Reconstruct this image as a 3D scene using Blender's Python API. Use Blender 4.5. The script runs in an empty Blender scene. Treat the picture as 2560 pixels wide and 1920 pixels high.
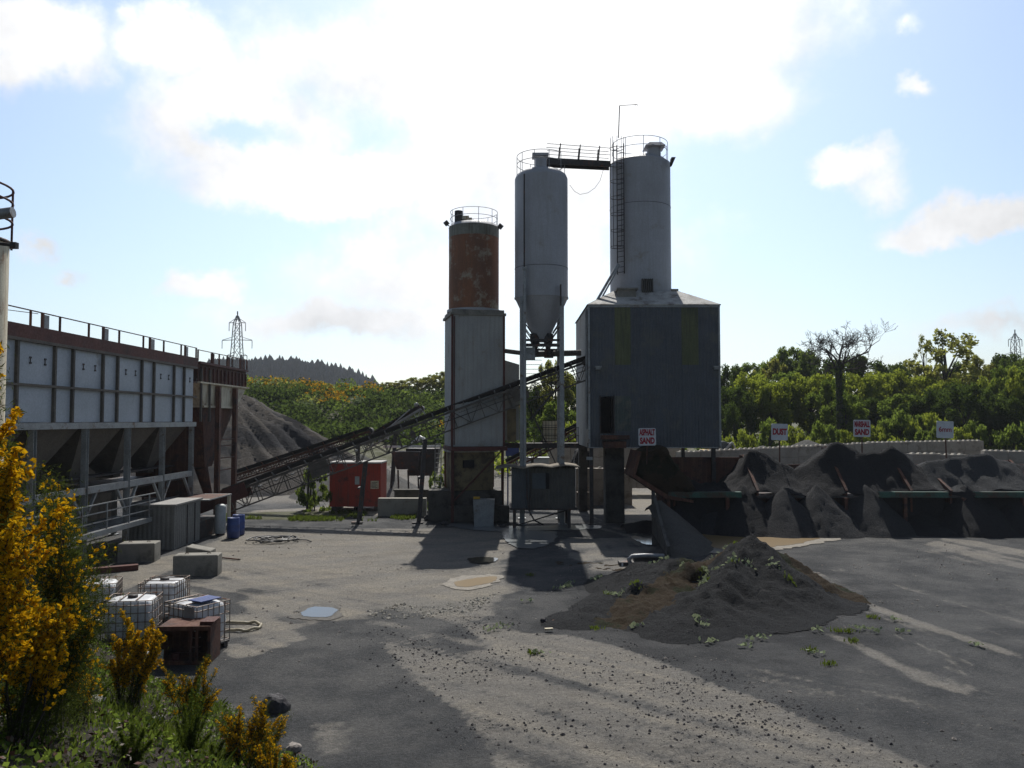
import bpy, math, random
import numpy as np
from mathutils import Vector, Matrix, noise as mnoise
PI = math.pi
random.seed(7); RNG = np.random.default_rng(7)
scene = bpy.context.scene
# ------------------------------------------------------------------ camera
FPX = 2000.0; PITCH = math.atan(90/2000); EYE = 5.6
cam_d = bpy.data.cameras.new("camera"); cam = bpy.data.objects.new("camera", cam_d)
scene.collection.objects.link(cam); scene.camera = cam
cam.location = (0, 0, EYE); cam.rotation_euler = (PI/2+PITCH, 0, 0)
cam_d.sensor_width = 36; cam_d.lens = FPX/2560*36; cam_d.clip_start = 0.1; cam_d.clip_end = 6000
scene.view_settings.view_transform = 'Standard'; scene.view_settings.look = 'None'
scene.view_settings.exposure = 0.2; scene.view_settings.gamma = 1
scene.cycles.max_bounces = 6; scene.cycles.diffuse_bounces = 3; scene.cycles.glossy_bounces = 2
scene.cycles.transparent_max_bounces = 6; scene.cycles.volume_bounces = 0
def rdir(px, py):
    a = (px-1280)/FPX; b = -(py-960)/FPX
    return Vector((a, math.cos(PITCH)-math.sin(PITCH)*b, math.sin(PITCH)+math.cos(PITCH)*b))
def at(px, py, Y):                      # point seen at a picture position, at forward distance Y
    d = rdir(px, py); s = Y/d.y
    return Vector((d.x*s, Y, EYE+d.z*s))
def gp(px, py, z=0.0):                  # point of the level z seen there
    d = rdir(px, py); s = (z-EYE)/d.z
    return Vector((d.x*s, d.y*s, z))
def zat(py, Y): return at(1280, py, Y).z
def xat(px, Y, py=1050): return at(px, py, Y).x
# ------------------------------------------------------------------ sun and sky
SUN_EL, SUN_AZ = math.radians(50), math.radians(1.5)
sun_d = bpy.data.lights.new("sun", 'SUN'); sun = bpy.data.objects.new("sun", sun_d); scene.collection.objects.link(sun)
sun_d.energy = 4.2; sun_d.angle = math.radians(0.5); sun_d.color = (1, 0.965, 0.905)
sv = Vector((math.sin(SUN_AZ)*math.cos(SUN_EL), math.cos(SUN_AZ)*math.cos(SUN_EL), math.sin(SUN_EL)))
sun.rotation_euler = sv.to_track_quat('Z', 'Y').to_euler()
world = bpy.data.worlds.new("World"); scene.world = world; world.use_nodes = True
WT = world.node_tree; WN, WL = WT.nodes, WT.links; WN.clear()
def wn(t, **k):
    n = WN.new(t)
    for a, b in k.items(): setattr(n, a, b)
    return n
def wm(op, a, b=None, c=None, clamp=False):
    n = wn('ShaderNodeMath', operation=op, use_clamp=clamp)
    for i, v in enumerate((a, b, c)):
        if v is None: continue
        if isinstance(v, (int, float)): n.inputs[i].default_value = v
        else: WL.new(v, n.inputs[i])
    return n.outputs[0]
sky = wn('ShaderNodeTexSky', sky_type='NISHITA', sun_disc=False, sun_elevation=SUN_EL, sun_rotation=SUN_AZ)
sky.air_density = 1.0; sky.dust_density = 0.7; sky.ozone_density = 1.6
tc = wn('ShaderNodeTexCoord'); sep = wn('ShaderNodeSeparateXYZ'); WL.new(tc.outputs['Generated'], sep.inputs[0])
az = wm('ARCTAN2', sep.outputs[0], sep.outputs[1]); el = wm('ARCSINE', sep.outputs[2])
nz = wn('ShaderNodeTexNoise'); nz.inputs['Scale'].default_value = 5.0; nz.inputs['Detail'].default_value = 9; nz.inputs['Roughness'].default_value = 0.6
WL.new(tc.outputs['Generated'], nz.inputs['Vector'])
nz2 = wn('ShaderNodeTexNoise'); nz2.inputs['Scale'].default_value = 2.4; nz2.inputs['Detail'].default_value = 5
WL.new(tc.outputs['Generated'], nz2.inputs['Vector'])
wc = wn('ShaderNodeTexNoise'); wc.inputs['Scale'].default_value = 7.0; wc.inputs['Detail'].default_value = 7; wc.inputs['Roughness'].default_value = .62; WL.new(tc.outputs['Generated'], wc.inputs['Vector'])
wsp = wn('ShaderNodeSeparateColor'); WL.new(wc.outputs['Color'], wsp.inputs[0])
az = wm('ADD', az, wm('MULTIPLY', wm('SUBTRACT', wsp.outputs[0], 0.5), 0.16)); elw = wm('ADD', el, wm('MULTIPLY', wm('SUBTRACT', wsp.outputs[1], 0.5), 0.13))
# cloud banks: direction (picture px -> azimuth / elevation), half extents, strength
CL = [(1130, 190, 560, 190, 1.1), (1690, 60, 470, 210, 1.0), (600, 320, 310, 180, 1.0), (740, 460, 400, 90, 1.0), (1330, 430, 460, 330, .8), (1500, 230, 420, 160, .9),
      (430, 110, 170, 90, .75), (1780, 250, 260, 130, .8), (60, 100, 215, 120, 1.0), (40, 220, 110, 90, .7), (2130, 440, 120, 62, .85), (2200, 480, 120, 60, .5), (2440, 560, 210, 60, 1.0), (2380, 520, 90, 50, .7),
      (480, 700, 110, 45, .75), (80, 625, 90, 42, .65), (185, 682, 75, 36, .6), (880, 790, 420, 75, .8), (1050, 700, 380, 140, .7),
      (2285, 235, 70, 30, .6), (2500, 830, 220, 50, .55), (1560, 640, 420, 130, .35), (2230, 90, 60, 30, .35), (320, 30, 60, 30, .45)]
field = None
for (px, py, rx, ry, s) in CL:
    d = rdir(px, py).normalized(); a0 = math.atan2(d.x, d.y); e0 = math.asin(d.z)
    u = wm('DIVIDE', wm('SUBTRACT', az, a0), rx/FPX); v = wm('DIVIDE', wm('SUBTRACT', elw, e0), ry/FPX)
    r = wm('SQRT', wm('ADD', wm('MULTIPLY', u, u), wm('MULTIPLY', v, v)))
    f = wm('MULTIPLY', wm('SUBTRACT', 1.15, r), s)
    field = f if field is None else wm('SMOOTH_MAX', field, f, 0.15)
# a clear gap inside the big cloud
d = rdir(612, 320).normalized(); a0 = math.atan2(d.x, d.y); e0 = math.asin(d.z)
u = wm('DIVIDE', wm('SUBTRACT', az, a0), 125/FPX); v = wm('DIVIDE', wm('SUBTRACT', elw, e0), 62/FPX)
gap = wm('MAXIMUM', wm('SUBTRACT', 1.1, wm('SQRT', wm('ADD', wm('MULTIPLY', u, u), wm('MULTIPLY', v, v)))), 0)
field = wm('SUBTRACT', field, wm('MULTIPLY', gap, 1.1))
# scattered clouds over the rest of the sky, thinner away from the sun
high = wm('MULTIPLY', wm('SUBTRACT', el, 0.5), 3.0, clamp=True)
gen = wm('MULTIPLY', wm('SUBTRACT', nz2.outputs[0], 0.60), 2.2)
field = wm('MAXIMUM', field, wm('MULTIPLY', gen, high))
cov = wm('ADD', field, wm('MULTIPLY', wm('SUBTRACT', nz.outputs[0], 0.5), 1.1))
mr = wn('ShaderNodeMapRange', interpolation_type='SMOOTHSTEP'); mr.inputs['From Min'].default_value = 0.10; mr.inputs['From Max'].default_value = 0.62
WL.new(cov, mr.inputs['Value'])
# veil: the milky glare round the sun and low over the horizon
dot = wn('ShaderNodeVectorMath', operation='DOT_PRODUCT'); WL.new(tc.outputs['Generated'], dot.inputs[0])
dot.inputs[1].default_value = Vector((math.sin(-0.02)*math.cos(0.62), math.cos(0.62), math.sin(0.62)))
zen = wm('MULTIPLY_ADD', wm('MULTIPLY', wm('SUBTRACT', el, 0.52), 3.0, clamp=True), -0.62, 1.0)   # sky dimmed above the frame to deepen the shadows on the ground
glare = wm('POWER', wm('MAXIMUM', dot.outputs['Value'], 0), 6.0)
front = wm('MULTIPLY_ADD', dot.outputs['Value'], 0.5, 0.5, clamp=True)
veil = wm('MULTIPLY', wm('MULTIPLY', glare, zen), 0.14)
low = wm('POWER', wm('SUBTRACT', 1.0, wm('ABSOLUTE', sep.outputs[2]), clamp=True), 9.0)
veil = wm('ADD', wm('ADD', veil, wm('MULTIPLY', front, 0.07)), wm('MULTIPLY', wm('MULTIPLY', low, front), 0.26), clamp=True)
SKY_S = 0.095
skc = wn('ShaderNodeMix', data_type='RGBA', blend_type='MULTIPLY'); skc.inputs['Factor'].default_value = 1
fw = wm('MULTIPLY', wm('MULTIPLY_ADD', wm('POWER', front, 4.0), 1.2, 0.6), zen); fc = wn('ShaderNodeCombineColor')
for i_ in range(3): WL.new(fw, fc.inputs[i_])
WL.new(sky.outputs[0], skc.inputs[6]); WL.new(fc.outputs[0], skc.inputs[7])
m1 = wn('ShaderNodeMix', data_type='RGBA'); WL.new(veil, m1.inputs['Factor']); WL.new(skc.outputs[2], m1.inputs[6]); m1.inputs[7].default_value = (9.0, 9.6, 10.2, 1)
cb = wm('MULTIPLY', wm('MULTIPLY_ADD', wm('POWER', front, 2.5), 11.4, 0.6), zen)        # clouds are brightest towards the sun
shade = wm('MULTIPLY_ADD', nz.outputs[0], 1.3, 0.34); cb = wm('MULTIPLY', cb, shade)
cc = wn('ShaderNodeCombineColor'); WL.new(wm('MULTIPLY', cb, .985), cc.inputs[0]); WL.new(wm('MULTIPLY', cb, .99), cc.inputs[1]); WL.new(cb, cc.inputs[2])
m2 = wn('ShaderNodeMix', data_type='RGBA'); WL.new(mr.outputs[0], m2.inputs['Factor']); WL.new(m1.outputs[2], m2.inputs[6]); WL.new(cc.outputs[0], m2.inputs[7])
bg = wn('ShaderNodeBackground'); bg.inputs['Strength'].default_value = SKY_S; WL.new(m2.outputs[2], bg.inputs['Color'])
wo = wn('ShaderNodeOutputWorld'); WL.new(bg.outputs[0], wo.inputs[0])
# ------------------------------------------------------------------ mesh helpers
class MB:
    def __init__(s): s.v = []; s.f = []; s.sm = []
    def add(s, vs, fs, smooth=False):
        n = len(s.v); s.v.extend([tuple(v) for v in vs]); s.f.extend([tuple(i+n for i in f) for f in fs]); s.sm.extend([smooth]*len(fs)); return s
    def box(s, x0, x1, y0, y1, z0, z1):
        return s.add([(x0,y0,z0),(x1,y0,z0),(x1,y1,z0),(x0,y1,z0),(x0,y0,z1),(x1,y0,z1),(x1,y1,z1),(x0,y1,z1)],
                     [(0,3,2,1),(4,5,6,7),(0,1,5,4),(1,2,6,5),(2,3,7,6),(3,0,4,7)])
    def obox(s, c, size, M):
        hx, hy, hz = size[0]/2, size[1]/2, size[2]/2; c = Vector(c)
        vs = [c + M @ Vector((a*hx, b*hy, d*hz)) for d in (-1,1) for a,b in ((-1,-1),(1,-1),(1,1),(-1,1))]
        return s.add(vs, [(0,3,2,1),(4,5,6,7),(0,1,5,4),(1,2,6,5),(2,3,7,6),(3,0,4,7)])
    def bar(s, p, q, w, h=None, up=(0,0,1)):
        p, q = Vector(p), Vector(q); h = h or w; d = q-p; L = d.length
        if L < 1e-6: return s
        z = d.normalized(); x = z.cross(Vector(up))
        if x.length < 1e-3: x = z.cross(Vector((0,1,0)))
        x.normalize(); y = x.cross(z)
        M = Matrix((x, y, z)).transposed()
        return s.obox((p+q)/2, (w, h, L), M)
    def tube(s, p, q, r, n=8, r2=None, cap=True):
        p, q = Vector(p), Vector(q); r2 = r if r2 is None else r2; z = (q-p).normalized()
        x = z.orthogonal().normalized(); y = z.cross(x); vs = []
        for c, rr in ((p, r), (q, r2)):
            for i in range(n):
                a = 2*PI*i/n; vs.append(c + x*rr*math.cos(a) + y*rr*math.sin(a))
        fs = [(i, (i+1)%n, n+(i+1)%n, n+i) for i in range(n)]
        s.add(vs, fs, n > 5)
        if cap: s.add(vs[:n], [tuple(range(n))[::-1]]); s.add(vs[n:], [tuple(range(n))])
        return s
    def path(s, pts, r, n=6, closed=False):
        pts = [Vector(p) for p in pts]; m = len(pts); base = None; vs = []
        for i, p in enumerate(pts):
            a = pts[(i-1) % m] if (closed or i) else p; b = pts[(i+1) % m] if (closed or i < m-1) else p
            t = (b-a).normalized()
            if base is None: base = t.orthogonal().normalized()
            x = (base - t*base.dot(t)); x = x.normalized() if x.length > 1e-4 else t.orthogonal().normalized(); base = x; y = t.cross(x)
            rr = r[i] if isinstance(r, (list, tuple)) else r
            for k in range(n):
                A = 2*PI*k/n; vs.append(p + x*rr*math.cos(A) + y*rr*math.sin(A))
        fs = []
        for i in range(m if closed else m-1):
            j = (i+1) % m
            for k in range(n): fs.append((i*n+k, i*n+(k+1)%n, j*n+(k+1)%n, j*n+k))
        return s.add(vs, fs, True)
    def lathe(s, c, prof, n=48, cap_top=False, cap_bot=False, smooth=True, a0=0):
        c = Vector(c); vs = []
        for r, z in prof:
            for i in range(n):
                a = a0+2*PI*i/n; vs.append(c + Vector((r*math.cos(a), r*math.sin(a), z)))
        fs = [(k*n+i, k*n+(i+1)%n, (k+1)*n+(i+1)%n, (k+1)*n+i) for k in range(len(prof)-1) for i in range(n)]
        s.add(vs, fs, smooth); m = len(prof)
        if cap_top: s.add(vs[(m-1)*n:], [tuple(range(n))])
        if cap_bot: s.add(vs[:n], [tuple(range(n))[::-1]])
        return s
    def ring(s, c, R, r, n=48, m=6, a0=0, a1=2*PI):
        c = Vector(c); full = a1-a0 > 6.28
        k = n if full else n+1
        pts = [c + Vector((R*math.cos(a0+(a1-a0)*i/n), R*math.sin(a0+(a1-a0)*i/n), 0)) for i in range(k)]
        return s.path(pts, r, m, full)
    def prism(s, poly, d):               # closed 3D outline extruded by vector d
        n = len(poly); P = [Vector(p) for p in poly]; Q = [p+Vector(d) for p in P]
        return s.add(P+Q, [tuple(range(n))[::-1], tuple(range(n, 2*n))] + [(i, (i+1)%n, n+(i+1)%n, n+i) for i in range(n)])
    def quad(s, a, b, c, d): return s.add([a, b, c, d], [(0,1,2,3)])
    def frus(s, c0, a0, b0, z0, c1, a1, b1, z1):   # rectangular frustum
        vs = [(c0[0]+sx*a0, c0[1]+sy*b0, z0) for sx,sy in ((-1,-1),(1,-1),(1,1),(-1,1))] + [(c1[0]+sx*a1, c1[1]+sy*b1, z1) for sx,sy in ((-1,-1),(1,-1),(1,1),(-1,1))]
        return s.add(vs, [(0,3,2,1),(4,5,6,7),(0,1,5,4),(1,2,6,5),(2,3,7,6),(3,0,4,7)])
    def corr(s, A, B, z0, z1, amp=0.022, pitch=0.17, phase=0.0):  # corrugated sheet between two plan points
        A, B = Vector((A[0],A[1],0)), Vector((B[0],B[1],0)); L = (B-A).length; t = (B-A)/L; nr = Vector((t.y, -t.x, 0))
        n = max(2, int(L/pitch*5)); vs = []
        for i in range(n+1):
            q = L*i/n; o = nr*amp*math.sin(2*PI*(q+phase)/pitch)
            p = A+t*q+o; vs += [(p.x,p.y,z0),(p.x,p.y,z1)]
        return s.add(vs, [(2*i, 2*i+2, 2*i+3, 2*i+1) for i in range(n)], True)
    def move(s, M): s.v = [tuple(M @ Vector(v)) for v in s.v]; return s
    def mesh(s, name, mats, loc=(0,0,0), mi=None):
        m = bpy.data.meshes.new(name); L = Vector(loc)
        m.from_pydata([(v[0]-L.x, v[1]-L.y, v[2]-L.z) for v in s.v], [], s.f)
        for mt in (mats if isinstance(mats, (list, tuple)) else [mats]): m.materials.append(mt)
        m.polygons.foreach_set('use_smooth', s.sm)
        if mi is not None: m.polygons.foreach_set('material_index', mi)
        m.update(); return m
    def build(s, name, mat, parent=None, mi=None, label=None):
        loc = parent.location if parent is not None else (0,0,0)
        base = parent
        if parent is not None and parent.parent is not None: loc = parent.parent.location + parent.location
        o = bpy.data.objects.new(name, s.mesh(name, mat, loc, mi)); scene.collection.objects.link(o)
        if base is not None: o.parent = base
        if label: o['label'] = label
        return o
def tag(o, label, cat=None, group=None, kind=None):
    if label: o['label'] = label
    if cat: o['category'] = cat
    if group: o['group'] = group
    if kind: o['kind'] = kind
    return o
def thing(name, label, cat, loc=(0,0,0), group=None):
    o = bpy.data.objects.new(name, None); o.empty_display_size = 0.3; scene.collection.objects.link(o); o.location = loc
    return tag(o, label, cat, group)
def single(name, mb, mat, label, cat, loc=(0,0,0), group=None, mi=None):
    o = bpy.data.objects.new(name, mb.mesh(name, mat, loc, mi)); scene.collection.objects.link(o); o.location = loc
    return tag(o, label, cat, group)
def struct(name, mb, mat, kind='structure', mi=None):
    o = bpy.data.objects.new(name, mb.mesh(name, mat, (0,0,0), mi)); scene.collection.objects.link(o); o['kind'] = kind; return o
def dup(root, loc, rz=0, sc=1.0, label=None, group=None):
    r = root.copy(); scene.collection.objects.link(r); r.location = loc; r.rotation_euler = (0, 0, rz)
    r.scale = (sc, sc, sc) if not isinstance(sc, tuple) else sc
    if label: r['label'] = label
    if group: r['group'] = group
    for ch in list(root.children):
        c = ch.copy(); scene.collection.objects.link(c); c.parent = r
        for g in ch.children:
            d = g.copy(); scene.collection.objects.link(d); d.parent = c
    return r
def npmesh(name, V, F, mats, mi=None, smooth=False):
    m = bpy.data.meshes.new(name); k = F.shape[1]
    m.vertices.add(len(V)); m.vertices.foreach_set('co', np.asarray(V, np.float32).ravel())
    m.loops.add(F.size); m.loops.foreach_set('vertex_index', F.ravel().astype(np.int32))
    m.polygons.add(len(F)); m.polygons.foreach_set('loop_start', np.arange(0, F.size, k, dtype=np.int32))
    for mt in (mats if isinstance(mats, (list, tuple)) else [mats]): m.materials.append(mt)
    if mi is not None: m.polygons.foreach_set('material_index', np.asarray(mi, np.int32))
    m.polygons.foreach_set('use_smooth', np.full(len(F), smooth))
    m.update(calc_edges=True); m.validate(); return m
def mobj(name, mesh, parent=None):
    o = bpy.data.objects.new(name, mesh); scene.collection.objects.link(o)
    if parent is not None: o.parent = parent
    return o
# ------------------------------------------------------------------ materials
def nodes(name):
    m = bpy.data.materials.new(name); m.use_nodes = True; t = m.node_tree; return m, t, t.nodes['Principled BSDF']
def tex(t, kind, scale, detail=4, rough=.55, coord='Object', sc=(1,1,1)):
    c = t.nodes.new('ShaderNodeTexCoord'); mp = t.nodes.new('ShaderNodeMapping'); mp.inputs['Scale'].default_value = sc
    t.links.new(c.outputs[coord], mp.inputs[0]); n = t.nodes.new(kind); t.links.new(mp.outputs[0], n.inputs['Vector']); n.inputs['Scale'].default_value = scale
    if 'Detail' in n.inputs: n.inputs['Detail'].default_value = detail
    if 'Roughness' in n.inputs and kind == 'ShaderNodeTexNoise': n.inputs['Roughness'].default_value = rough
    return n.outputs[0]
def ramp(t, f, lo, hi, a=0.0, b=1.0):
    n = t.nodes.new('ShaderNodeMapRange'); n.interpolation_type = 'SMOOTHSTEP'; n.inputs[1].default_value = lo; n.inputs[2].default_value = hi
    n.inputs[3].default_value = a; n.inputs[4].default_value = b; t.links.new(f, n.inputs[0]); return n.outputs[0]
def mix(t, f, a, b, mode='MIX'):
    n = t.nodes.new('ShaderNodeMix'); n.data_type = 'RGBA'; n.blend_type = mode
    if isinstance(f, (int, float)): n.inputs['Factor'].default_value = f
    else: t.links.new(f, n.inputs['Factor'])
    for i, v in ((6, a), (7, b)):
        if isinstance(v, tuple): n.inputs[i].default_value = (*v, 1)
        else: t.links.new(v, n.inputs[i])
    return n.outputs[2]
def mth(t, op, a, b=0.0):
    n = t.nodes.new('ShaderNodeMath'); n.operation = op
    for i, v in enumerate((a, b)):
        if isinstance(v, (int, float)): n.inputs[i].default_value = v
        else: t.links.new(v, n.inputs[i])
    return n.outputs[0]
def bump(t, b, h, strength=.3, dist=.02):
    n = t.nodes.new('ShaderNodeBump'); n.inputs['Strength'].default_value = strength; n.inputs['Distance'].default_value = dist
    t.links.new(h, n.inputs['Height']); t.links.new(n.outputs[0], b.inputs['Normal'])
def M_(name, a, b=None, scale=1.5, rough=.75, metal=0, bmp=.25, dirt=None, dirt_amt=.5, streak=None, fine=18.0, sc=(1,1,1)):
    """two-tone noise colour, optional dirt patches, optional vertical streaks"""
    m, t, p = nodes(name); b = b or tuple(x*.72 for x in a)
    n1 = tex(t, 'ShaderNodeTexNoise', scale, 6, .62, sc=sc); col = mix(t, ramp(t, n1, .35, .68), a, b)
    n2 = tex(t, 'ShaderNodeTexNoise', fine, 3, .6); col = mix(t, ramp(t, n2, .3, .75, 0, .35), col, tuple(x*.55 for x in b))
    if streak:
        n3 = tex(t, 'ShaderNodeTexNoise', 3.0, 5, .7, sc=(2.6, 2.6, .16)); col = mix(t, ramp(t, n3, .46, .68, 0, .85), col, streak)
    if dirt:
        n4 = tex(t, 'ShaderNodeTexNoise', scale*.8+.3, 8, .7); col = mix(t, ramp(t, n4, .62-dirt_amt*.25, .72-dirt_amt*.15), col, dirt)
    t.links.new(col, p.inputs['Base Color']); p.inputs['Roughness'].default_value = rough; p.inputs['Metallic'].default_value = metal
    t.links.new(ramp(t, n2, .2, .8, max(.05, rough-.15), min(1, rough+.15)), p.inputs['Roughness'])
    bump(t, p, n2, bmp, .02); return m
def leafmat(name, a, b, trans, tw=.45):
    m = bpy.data.materials.new(name); m.use_nodes = True; t = m.node_tree; t.nodes.clear(); out = t.nodes.new('ShaderNodeOutputMaterial')
    g = t.nodes.new('ShaderNodeNewGeometry'); n1 = tex(t, 'ShaderNodeTexNoise', .35, 3)
    f = mth(t, 'ADD', mth(t, 'MULTIPLY', g.outputs['Random Per Island'], .6), mth(t, 'MULTIPLY', ramp(t, n1, .3, .7), .4))
    col = mix(t, f, a, b); d = t.nodes.new('ShaderNodeBsdfDiffuse'); t.links.new(col, d.inputs[0])
    tr = t.nodes.new('ShaderNodeBsdfTranslucent'); t.links.new(mix(t, f, trans, tuple(x*.6 for x in trans)), tr.inputs[0])
    ms = t.nodes.new('ShaderNodeMixShader'); ms.inputs[0].default_value = tw; t.links.new(d.outputs[0], ms.inputs[1]); t.links.new(tr.outputs[0], ms.inputs[2])
    t.links.new(ms.outputs[0], out.inputs[0]); return m
RUSTC = (.13, .045, .022); 
MT = dict(
 silo=M_('silo_grey_paint', (.42,.43,.47), (.35,.355,.375), .5, .6, 0, .1, dirt=(.30,.285,.26), dirt_amt=.2, streak=(.33,.335,.345)),
 silo_rust=M_('rusty_silo_shell', (.27,.11,.05), (.17,.08,.048), .9, .8, 0, .25, sc=(1,1,.4), dirt=(.33,.29,.22), dirt_amt=.42, streak=(.15,.075,.04)),
 silo_band=M_('pale_silo_band', (.25,.26,.22), (.17,.17,.14), 1.2, .75, 0, .15, streak=(.10,.08,.05)),
 clad=M_('grey_cladding', (.38,.385,.37), (.31,.315,.31), .6, .7, 0, .1, dirt=(.24,.22,.18), dirt_amt=.25, streak=(.27,.26,.24)),
 clad_blue=M_('blue_grey_corrugated', (.088,.102,.122), (.068,.077,.088), .7, .7, .0, .08, dirt=(.10,.105,.10), dirt_amt=.35, streak=(.085,.095,.10)),
 clad_yel=M_('yellowed_rooflight', (.115,.125,.05), (.085,.10,.042), 1.0, .6, 0, .08, streak=(.05,.055,.03)),
 clad_green=M_('faded_green_patch', (.075,.10,.09), (.06,.075,.07), 2.0, .7, 0, .08, dirt=(.12,.12,.10), dirt_amt=.6),
 roof=M_('dusty_roof_sheet', (.50,.49,.46), (.30,.29,.27), 1.4, .8, 0, .2, dirt=(.16,.14,.12), dirt_amt=.5),
 dark=M_('dark_void', (.005,.004,.005), None, 2, .9),
 dsteel=M_('dark_steel', (.055,.05,.048), (.035,.03,.03), 3, .65, .2, .2, dirt=RUSTC, dirt_amt=.3),
 gsteel=M_('grey_steel', (.33,.35,.36), (.24,.25,.25), 2, .55, .3, .15, dirt=(.15,.10,.07), dirt_amt=.25),
 galv=M_('galvanised_rail', (.34,.35,.36), (.25,.25,.26), 4, .5, .4, .1),
 rust=M_('rusty_steel', (.11,.04,.023), (.065,.026,.018), 1.6, .85, 0, .35, dirt=(.04,.022,.018), dirt_amt=.5, streak=(.15,.07,.038)),
 rustred=M_('dark_red_oxide', (.105,.03,.022), (.07,.022,.018), 1.2, .8, 0, .2, dirt=(.05,.02,.015), dirt_amt=.4),
 panel=M_('pale_blue_panel', (.43,.47,.52), (.36,.40,.44), .5, .55, .0, .06, dirt=(.26,.27,.27), dirt_amt=.15),
 cream=M_('weathered_cream_steel', (.72,.66,.50), (.56,.50,.37), 1.4, .75, 0, .15, dirt=(.24,.12,.06), dirt_amt=.25, streak=(.36,.25,.15)),
 hopper=M_('dusty_hopper_steel', (.12,.105,.085), (.075,.068,.06), 1.0, .8, 0, .15, dirt=(.07,.06,.05), dirt_amt=.5),
 conc=M_('weathered_concrete', (.27,.255,.22), (.19,.18,.155), 1.8, .9, 0, .3, dirt=(.13,.12,.10), dirt_amt=.4, fine=30),
 concd=M_('dirty_concrete', (.095,.088,.075), (.06,.056,.048), 1.5, .9, 0, .3, dirt=(.03,.027,.024), dirt_amt=.5),
 concl=M_('pale_concrete', (.42,.39,.33), (.32,.30,.25), 1.5, .9, 0, .25, dirt=(.22,.19,.15), dirt_amt=.4),
 blockw=M_('concrete_blocks', (.36,.32,.27), (.27,.24,.20), .8, .9, 0, .2, dirt=(.17,.14,.11), dirt_amt=.4),
 cabin=M_('olive_cabin_cladding', (.085,.08,.065), (.065,.062,.055), 1.2, .75, 0, .1, dirt=(.05,.045,.04), dirt_amt=.3),
 cabinb=M_('slate_cabin_cladding', (.07,.085,.095), (.055,.065,.07), 1.2, .7, 0, .1),
 yroom=M_('ochre_render', (.21,.165,.085), (.14,.11,.06), 1.4, .9, 0, .2, dirt=(.06,.045,.03), dirt_amt=.6),
 red=M_('red_container_paint', (.44,.042,.018), (.33,.033,.014), .8, .6, 0, .08, dirt=(.12,.025,.015), dirt_amt=.4, streak=(.17,.03,.018)),
 white=M_('white_paint', (.75,.75,.75), (.6,.6,.6), 3, .5, 0, .05),
 signw=M_('sign_white', (.62,.64,.68), (.52,.54,.58), 2.5, .5, 0, .05, dirt=(.38,.36,.33), dirt_amt=.1),
 signr=M_('sign_red_lettering', (.34,.012,.03), (.30,.01,.025), 3, .6, 0, .0),
 plastic=M_('translucent_white_plastic', (.70,.71,.72), (.56,.57,.58), 1.8, .45, 0, .1, dirt=(.42,.38,.32), dirt_amt=.25),
 blue=M_('blue_plastic', (.03,.07,.26), (.025,.05,.18), 2, .45, 0, .05),
 cageg=M_('cage_tube', (.30,.27,.24), (.20,.15,.12), 5, .55, .5, .1, dirt=(.16,.06,.03), dirt_amt=.5),
 tankg=M_('grey_white_tank', (.50,.53,.52), (.38,.41,.40), 1.5, .5, 0, .05, dirt=(.28,.27,.22), dirt_amt=.3),
 shed=M_('grey_sheet_shed', (.19,.195,.185), (.14,.14,.135), 1.2, .7, 0, .1, streak=(.12,.12,.11)),
 shedr=M_('sheet_roof', (.33,.32,.30), (.24,.23,.22), 1.2, .7, 0, .12),
 green=M_('green_painted_rail', (.035,.115,.085), (.04,.06,.045), 1.2, .7, 0, .2, dirt=(.06,.035,.022), dirt_amt=.7),
 belt=M_('rubber_belt', (.03,.03,.032), (.022,.02,.02), 3, .75),
 hose=M_('beige_hose', (.42,.36,.24), None, 4, .6), cable=M_('black_cable', (.03,.03,.032), None, 4, .5),
 bark=M_('bark', (.05,.042,.034), (.03,.025,.02), 3, .95, 0, .5), ivy=M_('ivy_bark', (.035,.042,.022), (.02,.026,.014), 3, .95, 0, .5),
 wood=M_('grey_timber', (.22,.19,.15), (.14,.12,.09), 2, .9), yel=M_('yellow_cap', (.6,.35,.03), None, 3, .6),
 pyl=M_('pylon_steel', (.10,.11,.12), None, 1, .6), rock=M_('dark_rock', (.022,.02,.024), (.038,.034,.038), 4, .8, 0, .8),
 rockl=M_('pale_stone', (.30,.27,.24), (.20,.17,.15), 4, .9, 0, .6),
 leafA=leafmat('leaf_yellow_green', (.12,.155,.024), (.075,.115,.02), (.42,.49,.055), .48),
 leafB=leafmat('leaf_mid_green', (.08,.12,.023), (.055,.09,.018), (.26,.35,.055), .48),
 leafC=leafmat('leaf_dark_green', (.045,.07,.018), (.03,.052,.015), (.13,.19,.035), .4),
 leafD=leafmat('leaf_olive', (.13,.13,.035), (.09,.10,.025), (.42,.43,.09), .5),
 leafG=leafmat('leaf_grey_green', (.10,.14,.07), (.07,.10,.05), (.24,.30,.13)),
 gflow=leafmat('gorse_flower', (.70,.42,.012), (.46,.24,.008), (.85,.50,.012), .4),
 gflowf=leafmat('far_gorse_flower', (.62,.36,.02), (.40,.20,.015), (.6,.34,.02), .4),
 gspine=leafmat('gorse_spine', (.045,.06,.016), (.025,.035,.012), (.12,.15,.03), .3),
 grass=leafmat('grass_blade', (.075,.11,.018), (.055,.06,.018), (.20,.27,.035), .35),
 conif=leafmat('conifer_needles', (.018,.03,.016), (.012,.022,.012), (.03,.05,.02), .2),
)
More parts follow.
